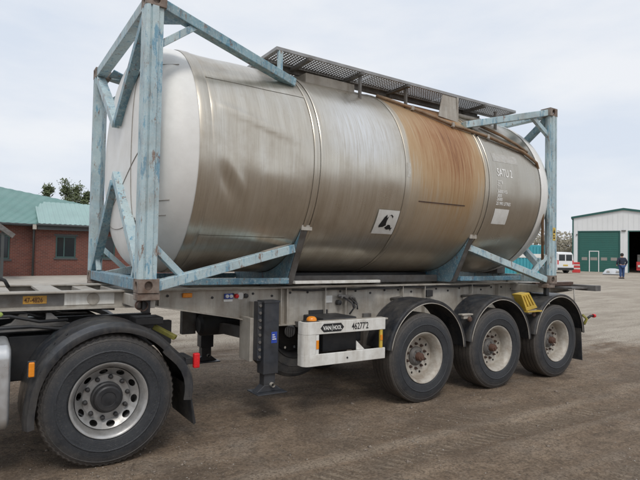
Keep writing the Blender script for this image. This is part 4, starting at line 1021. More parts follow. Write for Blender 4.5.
# fifth wheel: tilted horseshoe plate, pedestal brackets and slide rail
fw = MB().prism([(-1.05, .72, 1.165), (-1.0, .70, 1.165), (-.15, .80, 1.165), (.02, .95, 1.13), (-.12, 1.12, 1.14), (-.50, 1.16, 1.165), (-.50, 1.28, 1.165), (-.12, 1.32, 1.14), (.02, 1.49, 1.13), (-.15, 1.64, 1.165), (-1.0, 1.74, 1.165), (-1.05, 1.72, 1.165)], (0, 0, .035)).build('fifth_wheel', 'black', tr, fix=True)
for yy in (.62, WID-.68):
    mb = MB(); y0 = yy
    mb.prism([(-1.02, y0, 1.04), (-.34, y0, 1.04), (-.50, y0, 1.09), (-.58, y0, 1.165), (-.62, y0, 1.165), (-.62, y0, 1.10), (-.76, y0, 1.10), (-.76, y0, 1.165), (-.82, y0, 1.165), (-.88, y0, 1.09)], (0, .06, 0))
    mb.build('pedestal_bracket', 'galv_dark', tr, bevel=.006, fix=True)
MB().box(-1.9, -.1, .56, .70, 1.022, 1.038).build('slide_rail', 'galv_dark', tr, bevel=.004)
MB().box(-1.9, -.1, WID-.70, WID-.56, 1.022, 1.038).build('slide_rail', 'galv_dark', tr, bevel=.004)
for k, (a, b_, c) in enumerate((((-1.4, .5, 1.10), (-.9, .52, 1.16), (-.45, .6, 1.10)), ((-1.3, .55, 1.0), (-.75, .50, 1.07), (-.3, .6, 1.05)), ((-1.2, .6, 1.14), (-.8, .62, 1.18), (-.55, .75, 1.14)))):
    MB().tube([a, (Vector(a)+Vector(b_))/2+Vector((0, 0, .03)), b_, (Vector(c)+Vector(b_))/2+Vector((0, 0, -.03)), c], .014, 8).build('air_line', 'black', tr, True)
MB().lathe([(0, .001), (.0, .03), (.12, .032), (.16, .02), (.17, .001)], 12, 'x', (-1.115, .52, 1.175)).build('coupling_handle', 'lime', tr, True)
# looped air hose above the trailer nose
MB().tube([(-1.7, 1.0, 1.40), (-1.35, .9, 1.55), (-1.05, .85, 1.50), (-.93, .85, 1.44), (-.90, .86, 1.38)], .016, 8).build('air_hose', 'black', tr, True)
# drive wheels: twin tyres on each side
wt = make_wheel('tractor', tr)
for k, (yy, rz) in enumerate(((-.045, 0), (.345, 0), (WID+.045, math.pi), (WID-.345, math.pi))):
    mtx = Matrix.Translation((TX, yy, TZ)) @ Matrix.Rotation(rz, 4, 'Z') @ Matrix.Rotation(.16+k, 4, 'Y')
    if k == 0: wt.matrix_basis = mtx
    else: cp(wt, tr, mtx)
# fender in three moulded sections
def tf_section(angs, y0, y1, ext=None, name='fender', lip=.055):
    R0 = .605; pts = []
    for t in angs: pts.append((TX+.02+R0*math.cos(R_(t)), TZ+R0*math.sin(R_(t)), math.cos(R_(t)), math.sin(R_(t))))
    if ext:
        for (x, z, cx, cz) in ext: pts.append((x, z, cx, cz))
    prof = [(-lip, y0+.0), (-.03, y0-.008), (-.006, y0-.004), (.004, y0+.025), (.020, y0+.06), (.022, y0+.10), (.014, y0+.125), (.016, y0+.30), (.016, y1-.03), (-.02, y1), (-.03, y1), (.004, y1-.035), (.004, y0+.13), (.010, y0+.07), (-.010, y0+.012), (-lip, y0+.010)]
    vs_ = []; fs = []; m_ = len(prof)
    for (x, z, cx, cz) in pts:
        for dr, y in prof: vs_.append((x+dr*cx, y, z+dr*cz))
    for k in range(len(pts)-1):
        for i in range(m_): fs.append((k*m_+i, k*m_+(i+1) % m_, (k+1)*m_+(i+1) % m_, (k+1)*m_+i))
    fs += [tuple(range(m_)), tuple(range((len(pts)-1)*m_, len(pts)*m_))]
    return MB().add(vs_, fs).build(name, 'plastic', tr, 42, fix=True)
for y0, y1, near in ((-.055, .62, 1), (WID-.62, WID+.055, 0)):
    c1 = tf_section(np.linspace(138, 38, 26), y0, y1)
    c2 = tf_section(np.linspace(137.5, 176, 13), y0-.012, y1, [(-.795, .50, -1, 0), (-.80, .42, -1, 0), (-.795, .36, -.97, -.2)])
    c3 = tf_section([43, 38.5], y0-.012, y1, [(.342, .832, .84, .54), (.395, .775, .91, .41), (.440, .705, .96, .27), (.468, .63, .99, .12), (.480, .56, 1, .03), (.480, .50, 1, -.03), (.470, .43, .98, -.1)], lip=.075)
    if near:
        MB().box(-.795, -.755, y0-.028, y0-.008, .765, .875).build('marker_lamp', 'amber', tr, bevel=.008)
        MB().box(-.803, -.747, y0-.016, y0-.004, .755, .885).build('lamp_base', 'plastic', tr, bevel=.006)
        # raised rib and clips on the fender crown
        for t in (132, 122, 48, 58):
            x, z = TX+.02+.628*math.cos(R_(t)), TZ+.628*math.sin(R_(t))
            MB().lathe([(0, .012), (.010, .010), (.011, .001)], 8, 'z', (x, y0+.2, z-.004)).build('fender_clip', 'black', tr, 35)
        MB().box(.488, .543, y0+.005, y0+.055, .695, .825).build('tail_lamp', 'red', tr, bevel=.010)
        MB().box(.42, .488, y0+.03, y0+.30, .73, .79).build('lamp_bracket', 'black', tr, bevel=.006)
    # mud flap with studded face
    fl = MB().prism([(.440, y0+.02, .55), (.452, y0+.02, .55), (.515, y0+.02, .20), (.503, y0+.02, .20)], (0, .60, 0)).build('mud_flap', 'rubber', tr, fix=True)
    if near:
        rb = MB().beam((.452, y0+.012, .53), (.513, y0+.012, .21), .006, .014, (1, 0, 0))
        rb.build('flap_edge', 'black', fl)
MB().beam((.30, .55, 1.0), (.47, .42, .90), .07, .04).build('coupling_ramp', 'olive', tr, bevel=.006)
MB().box(.10, .36, .45, .70, 1.03, 1.10).build('ramp_bracket', 'black', tr, bevel=.01)
# polished fuel tank
def rounded(x0, x1, y0, y1, z0, z1, r):
    mb = MB(); bm = bmesh.new(); bmesh.ops.create_cube(bm, size=1)
    for v in bm.verts: v.co = ((x0+x1)/2+v.co.x*(x1-x0), (y0+y1)/2+v.co.y*(y1-y0), (z0+z1)/2+v.co.z*(z1-z0))
    es = [e for e in bm.edges if abs((e.verts[0].co-e.verts[1].co).x) > .5*(x1-x0)]
    bmesh.ops.bevel(bm, geom=es, offset=r, segments=8, affect='EDGES', profile=.5)
    es = [e for e in bm.edges if all(abs(v.co.x-x1) < 1e-5 for v in e.verts) or all(abs(v.co.x-x0) < 1e-5 for v in e.verts)]
    bmesh.ops.bevel(bm, geom=es, offset=.035, segments=4, affect='EDGES', profile=.5)
    mb.v = [tuple(v.co) for v in bm.verts]; bm.verts.index_update(); mb.f = [tuple(v.index for v in f.verts) for f in bm.faces]; bm.free(); return mb
ft = rounded(-2.3, -.905, -.03, .62, .37, 1.00, .10).build('fuel_tank', 'alum', tr, 30)
for x in (-1.25, -2.0):
    MB().box(x-.03, x+.03, -.036, -.031, .45, .93).build('tank_strap', 'black', ft)
MB().box(-.90, -.55, .60, .78, .60, .98).build('chassis_bracket', 'black', tr, bevel=.01)

# ================================================================== BRICK BUILDING
gz = GH(2, 27.4)
def wall_plane(name, A, B, z0, z1, openings, mat, parent, th=.3):
    # brick wall from A to B (xy), openings as (u0,u1,z0,z1) along the wall; mesh stays local so that bricks run along it
    A, B = Vector(A), Vector(B); L_ = (B-A).length; d = (B-A)/L_; ang = math.atan2(d.y, d.x)
    us = sorted({0, L_} | {u for o in openings for u in o[:2]}); zs = sorted({z0, z1} | {z for o in openings for z in o[2:]})
    mb = MB()
    for a, b_ in zip(us[:-1], us[1:]):
        for c, e in zip(zs[:-1], zs[1:]):
            if any(o[0]-1e-6 <= a and b_ <= o[1]+1e-6 and o[2]-1e-6 <= c and e <= o[3]+1e-6 for o in openings): continue
            mb.box(a, b_, 0, th, c, e)
    bm = bmesh.new(); me = bpy.data.meshes.new(name); me.from_pydata(mb.v, [], mb.f); bm.from_mesh(me)
    bmesh.ops.remove_doubles(bm, verts=bm.verts, dist=1e-5)
    # drop the doubled inner faces between cells
    seen = {}
    for f in list(bm.faces):
        k = tuple(sorted(v.index for v in f.verts)); seen.setdefault(k, []).append(f)
    dl = [f for fs in seen.values() if len(fs) > 1 for f in fs]
    bmesh.ops.delete(bm, geom=dl, context='FACES'); bm.to_mesh(me); bm.free()
    me.materials.append(MAT[mat]); o = bpy.data.objects.new(name, me); COL.objects.link(o)
    o.parent = parent; o.matrix_parent_inverse = Matrix.Translation(-wloc(parent))
    o.matrix_basis = Matrix.Translation((A.x, A.y, 0)) @ Matrix.Rotation(ang, 4, 'Z'); return o
def window(wall, u0, u1, z0, z1, mull=1):
    mb = MB(); t = .075
    mb.box(u0, u1, .05, .12, z0, z0+t); mb.box(u0, u1, .05, .12, z1-t, z1); mb.box(u0, u0+t, .05, .12, z0+t, z1-t); mb.box(u1-t, u1, .05, .12, z0+t, z1-t)
    if mull: c = u0+(u1-u0)*.42; mb.box(c-.03, c+.03, .055, .115, z0+t, z1-t)
    f = mb.build('window', 'win_frame', None); f.parent = wall
    p = MB().box(u0+t*.5, u1-t*.5, .085, .09, z0+t*.5, z1-t*.5).build('pane', 'glass', None); p.parent = wall
    s = MB().box(u0-.08, u1+.08, -.05, .04, z0-.09, z0-.002).build('sill', 'dark_trim', None); s.parent = wall
    l = MB().box(u0-.08, u1+.08, -.015, .04, z1+.002, z1+.11).build('lintel', 'dark_trim', None); l.parent = wall
def roof_sheet(name, e0, e1, r0, r1, mat, parent, pitch=.25, amp=.03):
    # ribbed metal sheet between eave e0-e1 and ridge r0-r1
    e0, e1, r0, r1 = map(Vector, (e0, e1, r0, r1)); n = max(4, int((e1-e0).length/pitch))*4; nrm = (e1-e0).cross(r0-e0).normalized()
    if nrm.z < 0: nrm = -nrm
    vs_ = []; fs = []
    for i in range(n+1):
        t = i/n; k = amp if i % 4 in (0, 1) else 0
        vs_ += [e0.lerp(e1, t)+nrm*k, r0.lerp(r1, t)+nrm*k, e0.lerp(e1, t)-nrm*.05, r0.lerp(r1, t)-nrm*.05]
    for i in range(n):
        a = i*4; fs += [(a, a+4, a+5, a+1), (a+2, a+3, a+7, a+6), (a, a+2, a+6, a+4), (a+1, a+5, a+7, a+3)]
    fs += [(0, 1, 3, 2), (n*4, n*4+2, n*4+3, n*4+1)]
    return MB().add(vs_, fs).build(name, mat, parent, fix=True)
bh = thing('brick_building', (2, 27.4, gz), 'low red brick building with teal metal roofs behind the trailer', 'building')
zg = gz-.4; ze = 3.18
wr = wall_plane('wall', (1.45, 27.4), (11.5, 27.1), zg, ze-.08, [(1.00, 2.02, 1.35, 2.55), (3.10, 4.1, 1.35, 2.5), (6.0, 7.0, 1.35, 2.5)], 'brick', bh)
window(wr, 1.00, 2.02, 1.35, 2.55); window(wr, 3.10, 4.1, 1.35, 2.5); window(wr, 6.0, 7.0, 1.35, 2.5)
wl = wall_plane('wall', (-7.5, 24.6), (1.44, 27.7), zg, ze-.06, [(7.60, 8.25, 1.25, 2.5), (4.0, 5.0, 1.25, 2.5)], 'brick', bh)
window(wl, 7.60, 8.25, 1.25, 2.5); window(wl, 4.0, 5.0, 1.25, 2.5)
for (A, B) in (((11.5, 27.11), (11.5, 33)), ((-7.5, 33.5), (-7.5, 24.61)), ((11.5, 33), (-7.5, 33.5))):
    wall_plane('wall', A, B, zg, ze-.06, [], 'brick', bh)
roof_sheet('roof', (1.55, 27.0, ze), (11.9, 26.7, ze+.02), (1.55, 30.1, ze+1.42), (11.9, 29.9, ze+1.44), 'teal_roof_pale', bh)
roof_sheet('roof', (11.9, 33.4, ze), (1.55, 33.6, ze), (11.9, 29.9, ze+1.44), (1.55, 30.1, ze+1.42), 'teal_roof_pale', bh)
roof_sheet('roof', (-7.9, 24.1, ze-.02), (1.62, 27.32, ze-.03), (-7.9, 29.2, 6.4), (4.2, 31.2, 4.75), 'teal_roof', bh, .4, .018)
roof_sheet('roof', (4.6, 34.2, ze), (-7.9, 34.0, ze), (4.2, 31.25, 4.73), (-7.9, 29.25, 6.38), 'teal_roof', bh, .4, .018)
# gutters and downpipe
MB().tube([(1.45, 26.94, ze-.07), (11.9, 26.64, ze-.05)], .07, 10).build('gutter', 'dark_trim', bh, True)
MB().tube([(-7.9, 24.03, ze-.09), (1.55, 27.22, ze-.10)], .07, 10).build('gutter', 'dark_trim', bh, True)
MB().box(1.5, 11.8, 27.0, 27.06, ze-.32, ze-.12).build('fascia', 'dark_trim', bh)
dp = MB().tube([(1.35, 26.98, ze-.1), (1.36, 27.18, ze-.45), (1.36, 27.18, zg)], .045, 8).build('downpipe', 'dark_trim', bh, True)
MB().box(1.28, 1.46, 26.90, 27.02, ze-.32, ze-.06).build('gutter_outlet', 'galv', bh)
# porch gable on the left
MB().beam((-1.6, 23.0, 3.75), (.24, 23.2, 2.36), .16, .22).build('porch_barge_board', 'galv_dark', bh, bevel=.01)
roof_sheet('porch_roof', (.20, 23.25, 2.42), (.20, 25.7, 2.42), (-1.6, 23.05, 3.85), (-1.6, 25.7, 3.85), 'teal_roof', bh)
MB().box(-.25, -.13, 23.2, 23.32, zg, 2.55).build('porch_post', 'dark_trim', bh)
# pale concrete apron in front of it
ap = MB(); n = 30
vs_ = []; fs = []
for i in range(n+1):
    for j in range(7):
        x = -9+22*i/n; y = 21.0+6.2*j/6; vs_.append((x, y, GH(x, y)+.03))
for i in range(n):
    for j in range(6): fs.append((i*7+j, (i+1)*7+j, (i+1)*7+j+1, i*7+j+1))
apo = ap.add(vs_, fs).build('pavement', 'conc', None, True); apo['kind'] = 'structure'; apo['label'] = 'grey concrete apron before the brick building'

# ================================================================== WAREHOUSE
W0 = Vector((46.2, 23.5, 0)); wd_ = Vector((1.96, -3.63, 0)).normalized(); wn = Vector((-wd_.y, wd_.x, 0))
if wn.dot(Vector((1, 1, 0))) < 0: wn = -wn        # points away from the camera (into the building)
gw = .62
wh = thing('warehouse', (W0.x, W0.y, gw), 'white industrial building with dark green roller door across the yard', 'building')
ANG = math.atan2(wd_.y, wd_.x); WM = Matrix.Translation((W0.x, W0.y, gw)) @ Matrix.Rotation(ANG, 4, 'Z')
def wput(mb, name, mat, parent=None, **k):
    o = mb.build(name, mat, None, **k)
    if parent is None: o.parent = wh; o.matrix_parent_inverse = Matrix.Translation(-wloc(wh)); o.matrix_basis = WM
    else: o.parent = parent
    return o
WW, EH, RH, DP = 8.3, 5.12, 5.82, 22
o1, o2 = (.50, 3.82, 3.83), (4.60, 7.85, 3.83)
for u0, u1 in ((0, o1[0]), (o1[1], o2[0]), (o2[1], WW)): wput(MB().box(u0, u1, 0, .12, -.6, 3.83), 'wall', 'whse')
gb = MB().prism([(0, 0, 3.83), (WW, 0, 3.83), (WW, 0, EH), (WW/2, 0, RH), (0, 0, EH)], (0, .12, 0)); wput(gb, 'gable_wall', 'whse', fix=True)
for k in range(1, 20):
    x = k*WW/20; zt = EH+(RH-EH)*(1-abs(x-WW/2)/(WW/2))-.03; zb_ = 3.83 if o1[0] < x < o1[1] or o2[0] < x < o2[1] else -.2
    wput(MB().box(x-.012, x+.012, -.02, -.001, zb_, zt), 'cladding_rib', 'whse')
wput(MB().box(0, .12, .121, DP, -.6, EH), 'wall', 'whse'); wput(MB().box(WW-.12, WW, .121, DP, -.6, EH), 'wall', 'whse'); wput(MB().box(.121, WW-.121, DP-.12, DP, -.6, EH), 'wall', 'interior')
wput(MB().prism([(-.15, -.12, EH-.02), (WW/2, -.12, RH+.0), (WW+.15, -.12, EH-.02), (WW+.15, -.12, EH+.14), (WW/2, -.12, RH+.17), (-.15, -.12, EH+.14)], (0, DP+.3, 0)), 'roof', 'galv_dark', fix=True)
wput(MB().prism([(-.16, -.15, EH-.04), (WW/2, -.15, RH-.02), (WW+.16, -.15, EH-.04), (WW+.16, -.15, EH+.15), (WW/2, -.15, RH+.18), (-.16, -.15, EH+.15)], (0, .028, 0)), 'verge_trim', 'green_trim', fix=True)
wput(MB().box(-.06, .06, -.05, -.002, -.4, EH-.04), 'corner_trim', 'green_trim')
rd = wput(MB().box(o1[0], o1[1], .05, .08, -.4, o1[2]), 'roller_door', 'green_door')
for k in range(19):
    wput(MB().box(o1[0]+.01, o1[1]-.01, .035, .0495, .0+k*.2, .185+k*.2), 'door_slat', 'green_door', rd)
wk_ = MB(); a, b_ = o1[0]+.86, o1[0]+1.70
wk_.box(a, b_, .012, .034, 1.98, 2.05); wk_.box(a, b_, .012, .034, .02, .09); wk_.box(a, a+.07, .012, .034, .09, 1.98); wk_.box(b_-.07, b_, .012, .034, .09, 1.98)
wput(wk_, 'wicket_door', 'whse', rd)
for (u0, u1) in ((.25, .72), (.98, 1.55), (1.85, 2.35), (2.65, 3.15)):
    q = wput(MB().box(o1[0]+u0, o1[0]+u1, .020, .034, 1.16, 1.44), 'door_window', 'greyprint', rd)
for o_ in (o1, o2):
    wput(MB().box(o_[0]-.09, o_[0], -.03, .03, -.4, o_[2]+.09), 'door_trim', 'green_trim'); wput(MB().box(o_[1], o_[1]+.09, -.03, .03, -.4, o_[2]+.09), 'door_trim', 'green_trim')
    wput(MB().box(o_[0], o_[1], -.03, .03, o_[2], o_[2]+.09), 'door_trim', 'green_trim')
wput(MB().box(4.0, 4.35, -.12, -.02, 3.86, 3.96), 'wall_lamp', 'galv_dark'); wput(MB().box(.28, .38, -.1, -.02, 3.5, 3.62), 'wall_lamp', 'galv_dark')
wput(MB().box(.121, WW-.121, .125, DP-.125, .01, .06), 'inner_floor', 'conc')
# clutter just inside the open doorway
fk = thing('red_pallet_truck', (0, 0, 0), 'small red machine standing inside the dark open doorway', 'machine')
fk.matrix_basis = WM
for mb, nm, mt_ in ((MB().box(5.25, 5.65, 1.2, 1.9, .30, 1.1), 'body', 'redplastic'), (MB().box(5.32, 5.58, 1.19, 1.8, 1.1, 1.75), 'mast', 'galv_dark'), (MB().lathe([(-.08, .2), (.08, .2)], 16, 'y', (5.3, 1.4, .26)), 'wheel', 'rubber'), (MB().lathe([(-.08, .2), (.08, .2)], 16, 'y', (5.6, 1.4, .26)), 'wheel', 'rubber'), (MB().box(5.35, 5.55, 1.10, 1.19, .6, .8), 'lamp_panel', 'sticker')):
    o = mb.build(nm, mt_, None); o.parent = fk

# ================================================================== SMALL THINGS IN THE YARD
def stand(x, y): return Vector((x, y, GH(x, y)))
# white van seen from the rear quarter
vp_ = stand(40.32, 20.67)
van = thing('parked_van', vp_, 'white van parked beside the warehouse, seen from its rear corner', 'van')
van.rotation_euler.z = R_(-14)
def local(mb, name, mat, parent, **k):
    o = mb.build(name, mat, None, **k); o.parent = parent; return o
# van faces away: its rear is local -y, x across
body = MB(); sec = [(0, .30, 1.66), (.1, .26, 1.78), (1.0, .25, 1.82), (2.7, .25, 1.82), (3.3, .25, 1.15), (4.1, .28, 1.02), (4.25, .34, .8)]
vs_ = []; fs = []
for y, z0, z1 in sec:
    r_ = .78 if z1 > 1.3 else .86
    vs_ += [(-.88, y, z0), (-.90, y, (z0+min(z1, 1.0))/2+.1), (-r_, y, z1-.06), (-r_+.10, y, z1), (r_-.10, y, z1), (r_, y, z1-.06), (.90, y, (z0+min(z1, 1.0))/2+.1), (.88, y, z0)]
for i in range(len(sec)-1):
    for j in range(8): fs.append((i*8+j, i*8+(j+1) % 8, (i+1)*8+(j+1) % 8, (i+1)*8+j))
fs += [tuple(range(8)), tuple(range(len(sec)*8-8, len(sec)*8))]
body.add(vs_, fs); vb_ = local(body, 'body', 'vanwhite', van, smooth=35, fix=True)
for s in (-1, 1):
    local(MB().box(*sorted((s*.06, s*.70)), -.012, .012, 1.06, 1.58), 'rear_window', 'glass', van)
    local(MB().box(*sorted((s*.74, s*.86)), -.016, .05, .75, 1.10), 'tail_light', 'redplastic', van)
    for y in (.75, 3.35):
        local(MB().lathe([(-.1, .18), (-.11, .30), (-.08, .32), (.08, .32), (.11, .30), (.1, .18), (.04, .001)], 24, 'x', (s*.78, y, .31)), 'wheel', 'rubber', van)
    local(MB().box(*sorted((s*.862, s*.905)), 2.3, 3.0, 1.1, 1.5), 'side_window', 'glass', van)
local(MB().box(-.85, .85, -.06, .08, .28, .48), 'rear_bumper', 'black', van, bevel=.02)
local(MB().box(-.25, .25, -.02, -.001, .62, .74), 'rear_plate', 'yellow', van)
# red and white stacked barriers
for k, (bx_, by_, lab) in enumerate(((42.89, 21.23, 'red and white plastic barrier standing next to the white van'),)):
    p = stand(bx_, by_); br = thing('traffic_barrier', p, lab, 'barrier'); br.rotation_euler.z = ANG
    for z0, z1, mt_ in ((0, .30, 'redplastic'), (.302, .42, 'sticker'), (.422, .62, 'redplastic'), (.622, .72, 'sticker'), (.722, .92, 'redplastic')):
        t_ = .32-.06*z0; local(MB().box(-t_, t_, -.16, .16, z0, z1), 'barrier_band', mt_, br, bevel=.03)
# low silver sheet-metal hood on the ground
p = stand(42.45, 17.88); hdm = thing('metal_hood', p, 'low silver metal hood lying on the dirt before the green door', 'hood'); hdm.rotation_euler.z = ANG
mb = MB(); vs_ = []
for y, s in ((-.5, 1), (.5, 1)):
    vs_ += [(-.74, y, .0), (-.70, y, .14), (-.48, y*.8, .44), (-.2, y*.75, .52), (.2, y*.75, .52), (.50, y*.8, .44), (.72, y, .14), (.76, y, .0)]
mb.add(vs_, [tuple(range(8)), tuple(range(15, 7, -1))]+[(i, i+8, i+9, i+1) for i in range(7)]); local(mb, 'shell', 'silver', hdm, fix=True, bevel=.03)
for x in (-.45, .22): local(MB().prism([(x, -.52, .2), (x+.25, -.52, .2), (x+.22, -.44, .34), (x+.03, -.44, .34)], (0, .05, 0)), 'vent', 'greyprint', hdm, fix=True)
local(MB().box(-.7, .7, -.53, -.45, .0, .07), 'lower_lip', 'galv_dark', hdm)

# person walking away towards the warehouse
pp = stand(36.93, 14.39)
ps = thing('person', pp, 'person in dark navy jacket and blue jeans standing in the yard', 'person')
ps.rotation_euler.z = R_(-35)
def skin_body(name, joints, edges, root, mat, parent, sub=2):
    me = bpy.data.meshes.new(name); keys = list(joints); me.from_pydata([joints[k][0] for k in keys], [(keys.index(a), keys.index(b_)) for a, b_ in edges], [])
    o = bpy.data.objects.new(name, me); COL.objects.link(o); o.modifiers.new('skin', 'SKIN')
    sl = me.skin_vertices[0].data
    for i, k in enumerate(keys):
        r = joints[k][1]; sl[i].radius = r if isinstance(r, tuple) else (r, r); sl[i].use_root = (k == root)
    s = o.modifiers.new('sub', 'SUBSURF'); s.levels = sub; s.render_levels = sub
    me.materials.append(MAT[mat]); o.parent = parent; return o
J = {'pel': ((0, 0, .95), (.165, .12)), 'wst': ((0, 0, 1.12), (.17, .12)), 'chs': ((0, 0, 1.35), (.20, .135)), 'nck': ((0, .01, 1.50), (.075, .075)), 'hd0': ((0, .015, 1.58), (.085, .10)), 'hd1': ((0, .02, 1.70), (.088, .105)), 'top': ((0, .02, 1.77), (.055, .06))}
E_ = [('pel', 'wst'), ('wst', 'chs'), ('chs', 'nck'), ('nck', 'hd0'), ('hd0', 'hd1'), ('hd1', 'top')]
for s, nme in ((-1, 'l'), (1, 'r')):
    J.update({nme+'sh': ((s*.20, 0, 1.42), (.075, .075)), nme+'el': ((s*.33, -.03, 1.18), (.058, .058)), nme+'wr': ((s*.30, .10, .98), (.042, .042)), nme+'hn': ((s*.28, .15, .90), (.045, .03)),
              nme+'hip': ((s*.10, 0, .88), (.095, .10)), nme+'kn': ((s*.11, .02*s+.01, .49), (.070, .075)), nme+'an': ((s*.12, .05*s, .10), (.05, .055)), nme+'to': ((s*.13, .05*s+.15, .045), (.045, .04))})
    E_ += [('chs', nme+'sh'), (nme+'sh', nme+'el'), (nme+'el', nme+'wr'), (nme+'wr', nme+'hn'), ('pel', nme+'hip'), (nme+'hip', nme+'kn'), (nme+'kn', nme+'an'), (nme+'an', nme+'to')]
pb = skin_body('body', J, E_, 'pel', 'skin', ps)
# clothes as slightly larger shells over the same skeleton
JJ = {k: (v[0], tuple(r*1.16+.012 for r in v[1])) for k, v in J.items() if k in ('pel', 'wst', 'chs', 'nck') or k[1:] in ('sh', 'el', 'wr')}
JJ['nck'] = ((0, .01, 1.48), (.085, .085)); JJ['pel'] = ((0, 0, .93), (.20, .15))
skin_body('jacket', JJ, [e for e in E_ if e[0] in JJ and e[1] in JJ], 'pel', 'jacket', ps)
JL = {k: (v[0], tuple(r*1.14+.010 for r in v[1])) for k, v in J.items() if k == 'pel' or k[1:] in ('hip', 'kn', 'an')}
skin_body('jeans', JL, [e for e in E_ if e[0] in JL and e[1] in JL], 'pel', 'jeans', ps)
local(MB().lathe([(1.60, .001), (1.60, .09), (1.66, .112), (1.74, .108), (1.80, .07), (1.815, .001)], 20, 'z', (0, -.005, 0)), 'hair', 'hair', ps, smooth=True)
for s in (-1, 1):
    local(MB().box(s*.12-.05, s*.12+.05, .05*s-.07, .05*s+.20, -.005, .085), 'shoe', 'black', ps, bevel=.025)

# teal container behind the tank's rear, weeds
p = stand(26.31, 13.81); tb = thing('storage_container', p, 'teal storage container with pale stripe behind the rear of the tank', 'container'); tb.rotation_euler.z = R_(-28)
local(MB().box(-2.4, .55, 0, 2.2, .02, 2.2), 'shell', 'teal_box', tb, bevel=.02)
for k in range(14): local(MB().box(-2.35+k*.2, -2.25+k*.2, -.03, -.001, .12, 2.1), 'side_rib', 'teal_box', tb)
local(MB().box(-2.38, .53, -.05, -.031, 1.45, 1.68), 'stripe', 'sticker', tb)
def plant(x, y, hgt, wid, n, label):
    p = stand(x, y); o = thing('weed_bush', p, label, 'bush', 'weeds by the container'); mb = MB(); r = random.Random(int(x*10))
    for k in range(n):
        a = r.random()*6.28; rr_ = wid*math.sqrt(r.random()); z = hgt*r.random()**.8*(1-.5*rr_/wid); c = Vector((rr_*math.cos(a), rr_*math.sin(a), z)); s = .05+.06*r.random()
        d1 = Vector((r.uniform(-1, 1), r.uniform(-1, 1), r.uniform(-.6, 1))).normalized()*s; d2 = d1.orthogonal().normalized()*s*.45
        mb.add([c-d1, c+d2, c+d1, c-d2], [(0, 1, 2, 3)])
    local(mb, 'foliage', 'weed', o)
    sm2 = MB()
    for k in range(8): a = k*.8; sm2.tube([(0, 0, 0), (wid*.5*math.cos(a), wid*.5*math.sin(a), hgt*.7)], .012, 5)
    local(sm2, 'stem', 'bark', o)
plant(16.79, 8.24, 1.25, .55, 600, 'green weed bush left of the teal container behind the tank')
plant(17.78, 8.57, .9, .45, 420, 'small green weed bush right against the teal container')
plant(19.75, 9.23, .7, .4, 350, 'low weed clump behind the rear post of the tank frame')

# ================================================================== TREES
def leafy(loc, H, rad, base, nleaf, seed, label, mat='leaf', conic=.0, group='trees behind the brick building', ls=.16):
    r = random.Random(seed); o = thing('leafy_tree', loc, label, 'tree', group)
    tk = MB(); tk.tube([(0, 0, -.2), (.05, 0, H*.4), (0, .05, H*.72), (.03, .02, H*.93)], [.20, .15, .08, .02], 8)
    cl = []
    for k in range(26):
        z = base+(H-base)*(k+.5)/26; env = rad*((1-(z-base)/(H-base))**.6*conic+(1-conic)*math.sin(math.pi*min(.97, .12+.85*(z-base)/(H-base))))
        a = r.random()*6.28; q = env*r.uniform(.45, 1.0); c = Vector((q*math.cos(a), q*math.sin(a), z+r.uniform(-.3, .3))); cl.append((c, r.uniform(.35, .75)*rad*.5))
        tk.tube([(0, 0, z-.35), c*.5+Vector((0, 0, (z-.3)*.5)), c], [.045, .03, .01], 5)
    cl.append((Vector((0, 0, H-.3)), .35*rad*.5))
    local(tk, 'trunk', 'bark', o)
    mb = MB()
    for k in range(nleaf):
        c, cr_ = r.choice(cl); d = Vector((r.gauss(0, 1), r.gauss(0, 1), r.gauss(0, .8)))*cr_*.55; p_ = c+d; s = ls*(.5+r.random())
        d1 = Vector((r.uniform(-1, 1), r.uniform(-1, 1), r.uniform(-1, 1))).normalized()*s; d2 = d1.orthogonal().normalized()*s*.5
        mb.add([p_-d1, p_+d2, p_+d1, p_-d2], [(0, 1, 2, 3)])
    local(mb, 'crown', mat, o)
for k, (x, y, top, rad, lab) in enumerate(((3.55, 42.26, 7.05, 1.0, 'short dark green tree showing over the teal roof ridge'), (4.94, 44.12, 7.42, 1.35, 'rounded dark green tree beside the teal roof ridge end'), (6.19, 46.98, 7.52, 1.2, 'dark green tree just clearing the pale teal roof'), (6.85, 44.85, 7.14, 1.0, 'narrow dark green tree beside the tank frame post'))):
    p = stand(x, y); H = top-p.z; leafy(p, H, rad, H*.3, 3400, 10+k, lab, conic=.8, ls=.10)
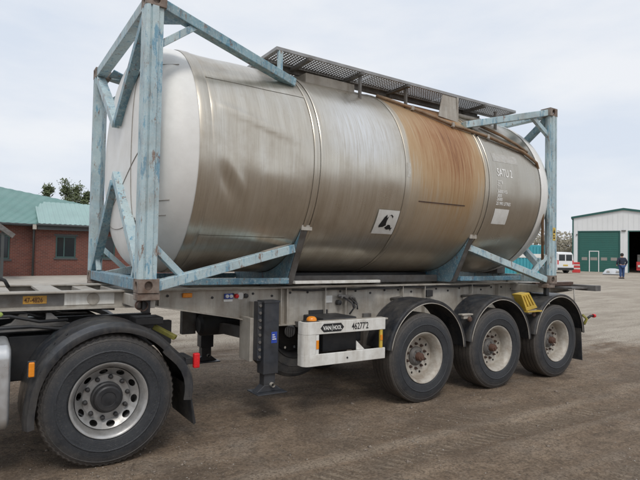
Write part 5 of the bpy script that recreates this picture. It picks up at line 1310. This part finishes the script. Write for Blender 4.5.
def bare(loc, H, seed, label):
    r = random.Random(seed); o = thing('bare_tree', loc, label, 'tree', 'bare trees beside the warehouse'); tk = MB(); tw = MB()
    def grow(p, d, L_, rad_, lev):
        q = p+d*L_; mid = (p+q)/2+Vector((r.uniform(-1, 1), r.uniform(-1, 1), 0))*L_*.06
        (tk if lev < 2 else tw).tube([p, mid, q], [rad_, rad_*.85, rad_*.65], 5 if lev < 2 else 3, cap=False)
        if lev >= 5: return
        for k in range(3 if lev < 4 else 4):
            nd = (d+Vector((r.uniform(-1, 1), r.uniform(-1, 1), r.uniform(-.2, .7)))*.62).normalized(); grow(p+(q-p)*r.uniform(.55, 1), nd, L_*r.uniform(.58, .8), rad_*.6, lev+1)
    grow(Vector((0, 0, -.2)), Vector((0, 0, 1)), H*.30, .13, 0)
    local(tk, 'trunk', 'bark', o); local(tw, 'crown', 'twig', o)
for k, (x, y, top, lab) in enumerate(((54.98, 30.24, 4.76, 'bare brown tree between the rear frame post and the warehouse'), (58.78, 31.69, 4.46, 'thin bare tree close to the warehouse corner'), (64.16, 34.38, 4.96, 'bare tree half hidden behind the warehouse corner'), (59.59, 34.18, 4.66, 'bare tree rising behind the rear frame post'), (50.77, 29.39, 3.92, 'bare tree behind the teal storage container'))):
    p = stand(x, y); H = top-p.z; bare(p, H*1.02, 30+k, lab)
# far hedge line that closes the yard
hm = MB(); r = random.Random(5)
for k in range(52000):
    an = r.uniform(-.25, 1.7); d = r.uniform(84, 96); x, y = -1.14+d*math.sin(an), -4.5+d*math.cos(an); hh = 4.0+2.0*float(vnoise(np.array([an*40]), np.array([0.5]), 3)[0])
    z = float(slope(np.float64(x), np.float64(y)))+hh*r.random()**.9; s = r.uniform(.10, .30); c = Vector((x, y, z))
    d1 = Vector((r.uniform(-1, 1), r.uniform(-1, 1), r.uniform(-1, 1))).normalized()*s; d2 = d1.orthogonal().normalized()*s*.6
    hm.add([c-d1, c+d2, c+d1, c-d2], [(0, 1, 2, 3)])
for k in range(9000):
    an = r.uniform(-.25, 1.7); d = r.uniform(96, 99); x, y = -1.14+d*math.sin(an), -4.5+d*math.cos(an); hh = 3.4+1.6*float(vnoise(np.array([an*40]), np.array([0.5]), 3)[0])
    c = Vector((x, y, 1.4+hh*r.random())); s = r.uniform(.35, .8); d1 = Vector((r.uniform(-1, 1), r.uniform(-1, 1), r.uniform(-1, 1))).normalized()*s; d2 = d1.orthogonal().normalized()*s*.7
    hm.add([c-d1, c+d2, c+d1, c-d2], [(0, 1, 2, 3)])
ho = hm.build('hedge', 'twig', None); ho['kind'] = 'stuff'; ho['label'] = 'brown leafless hedge along the far edge of the yard'
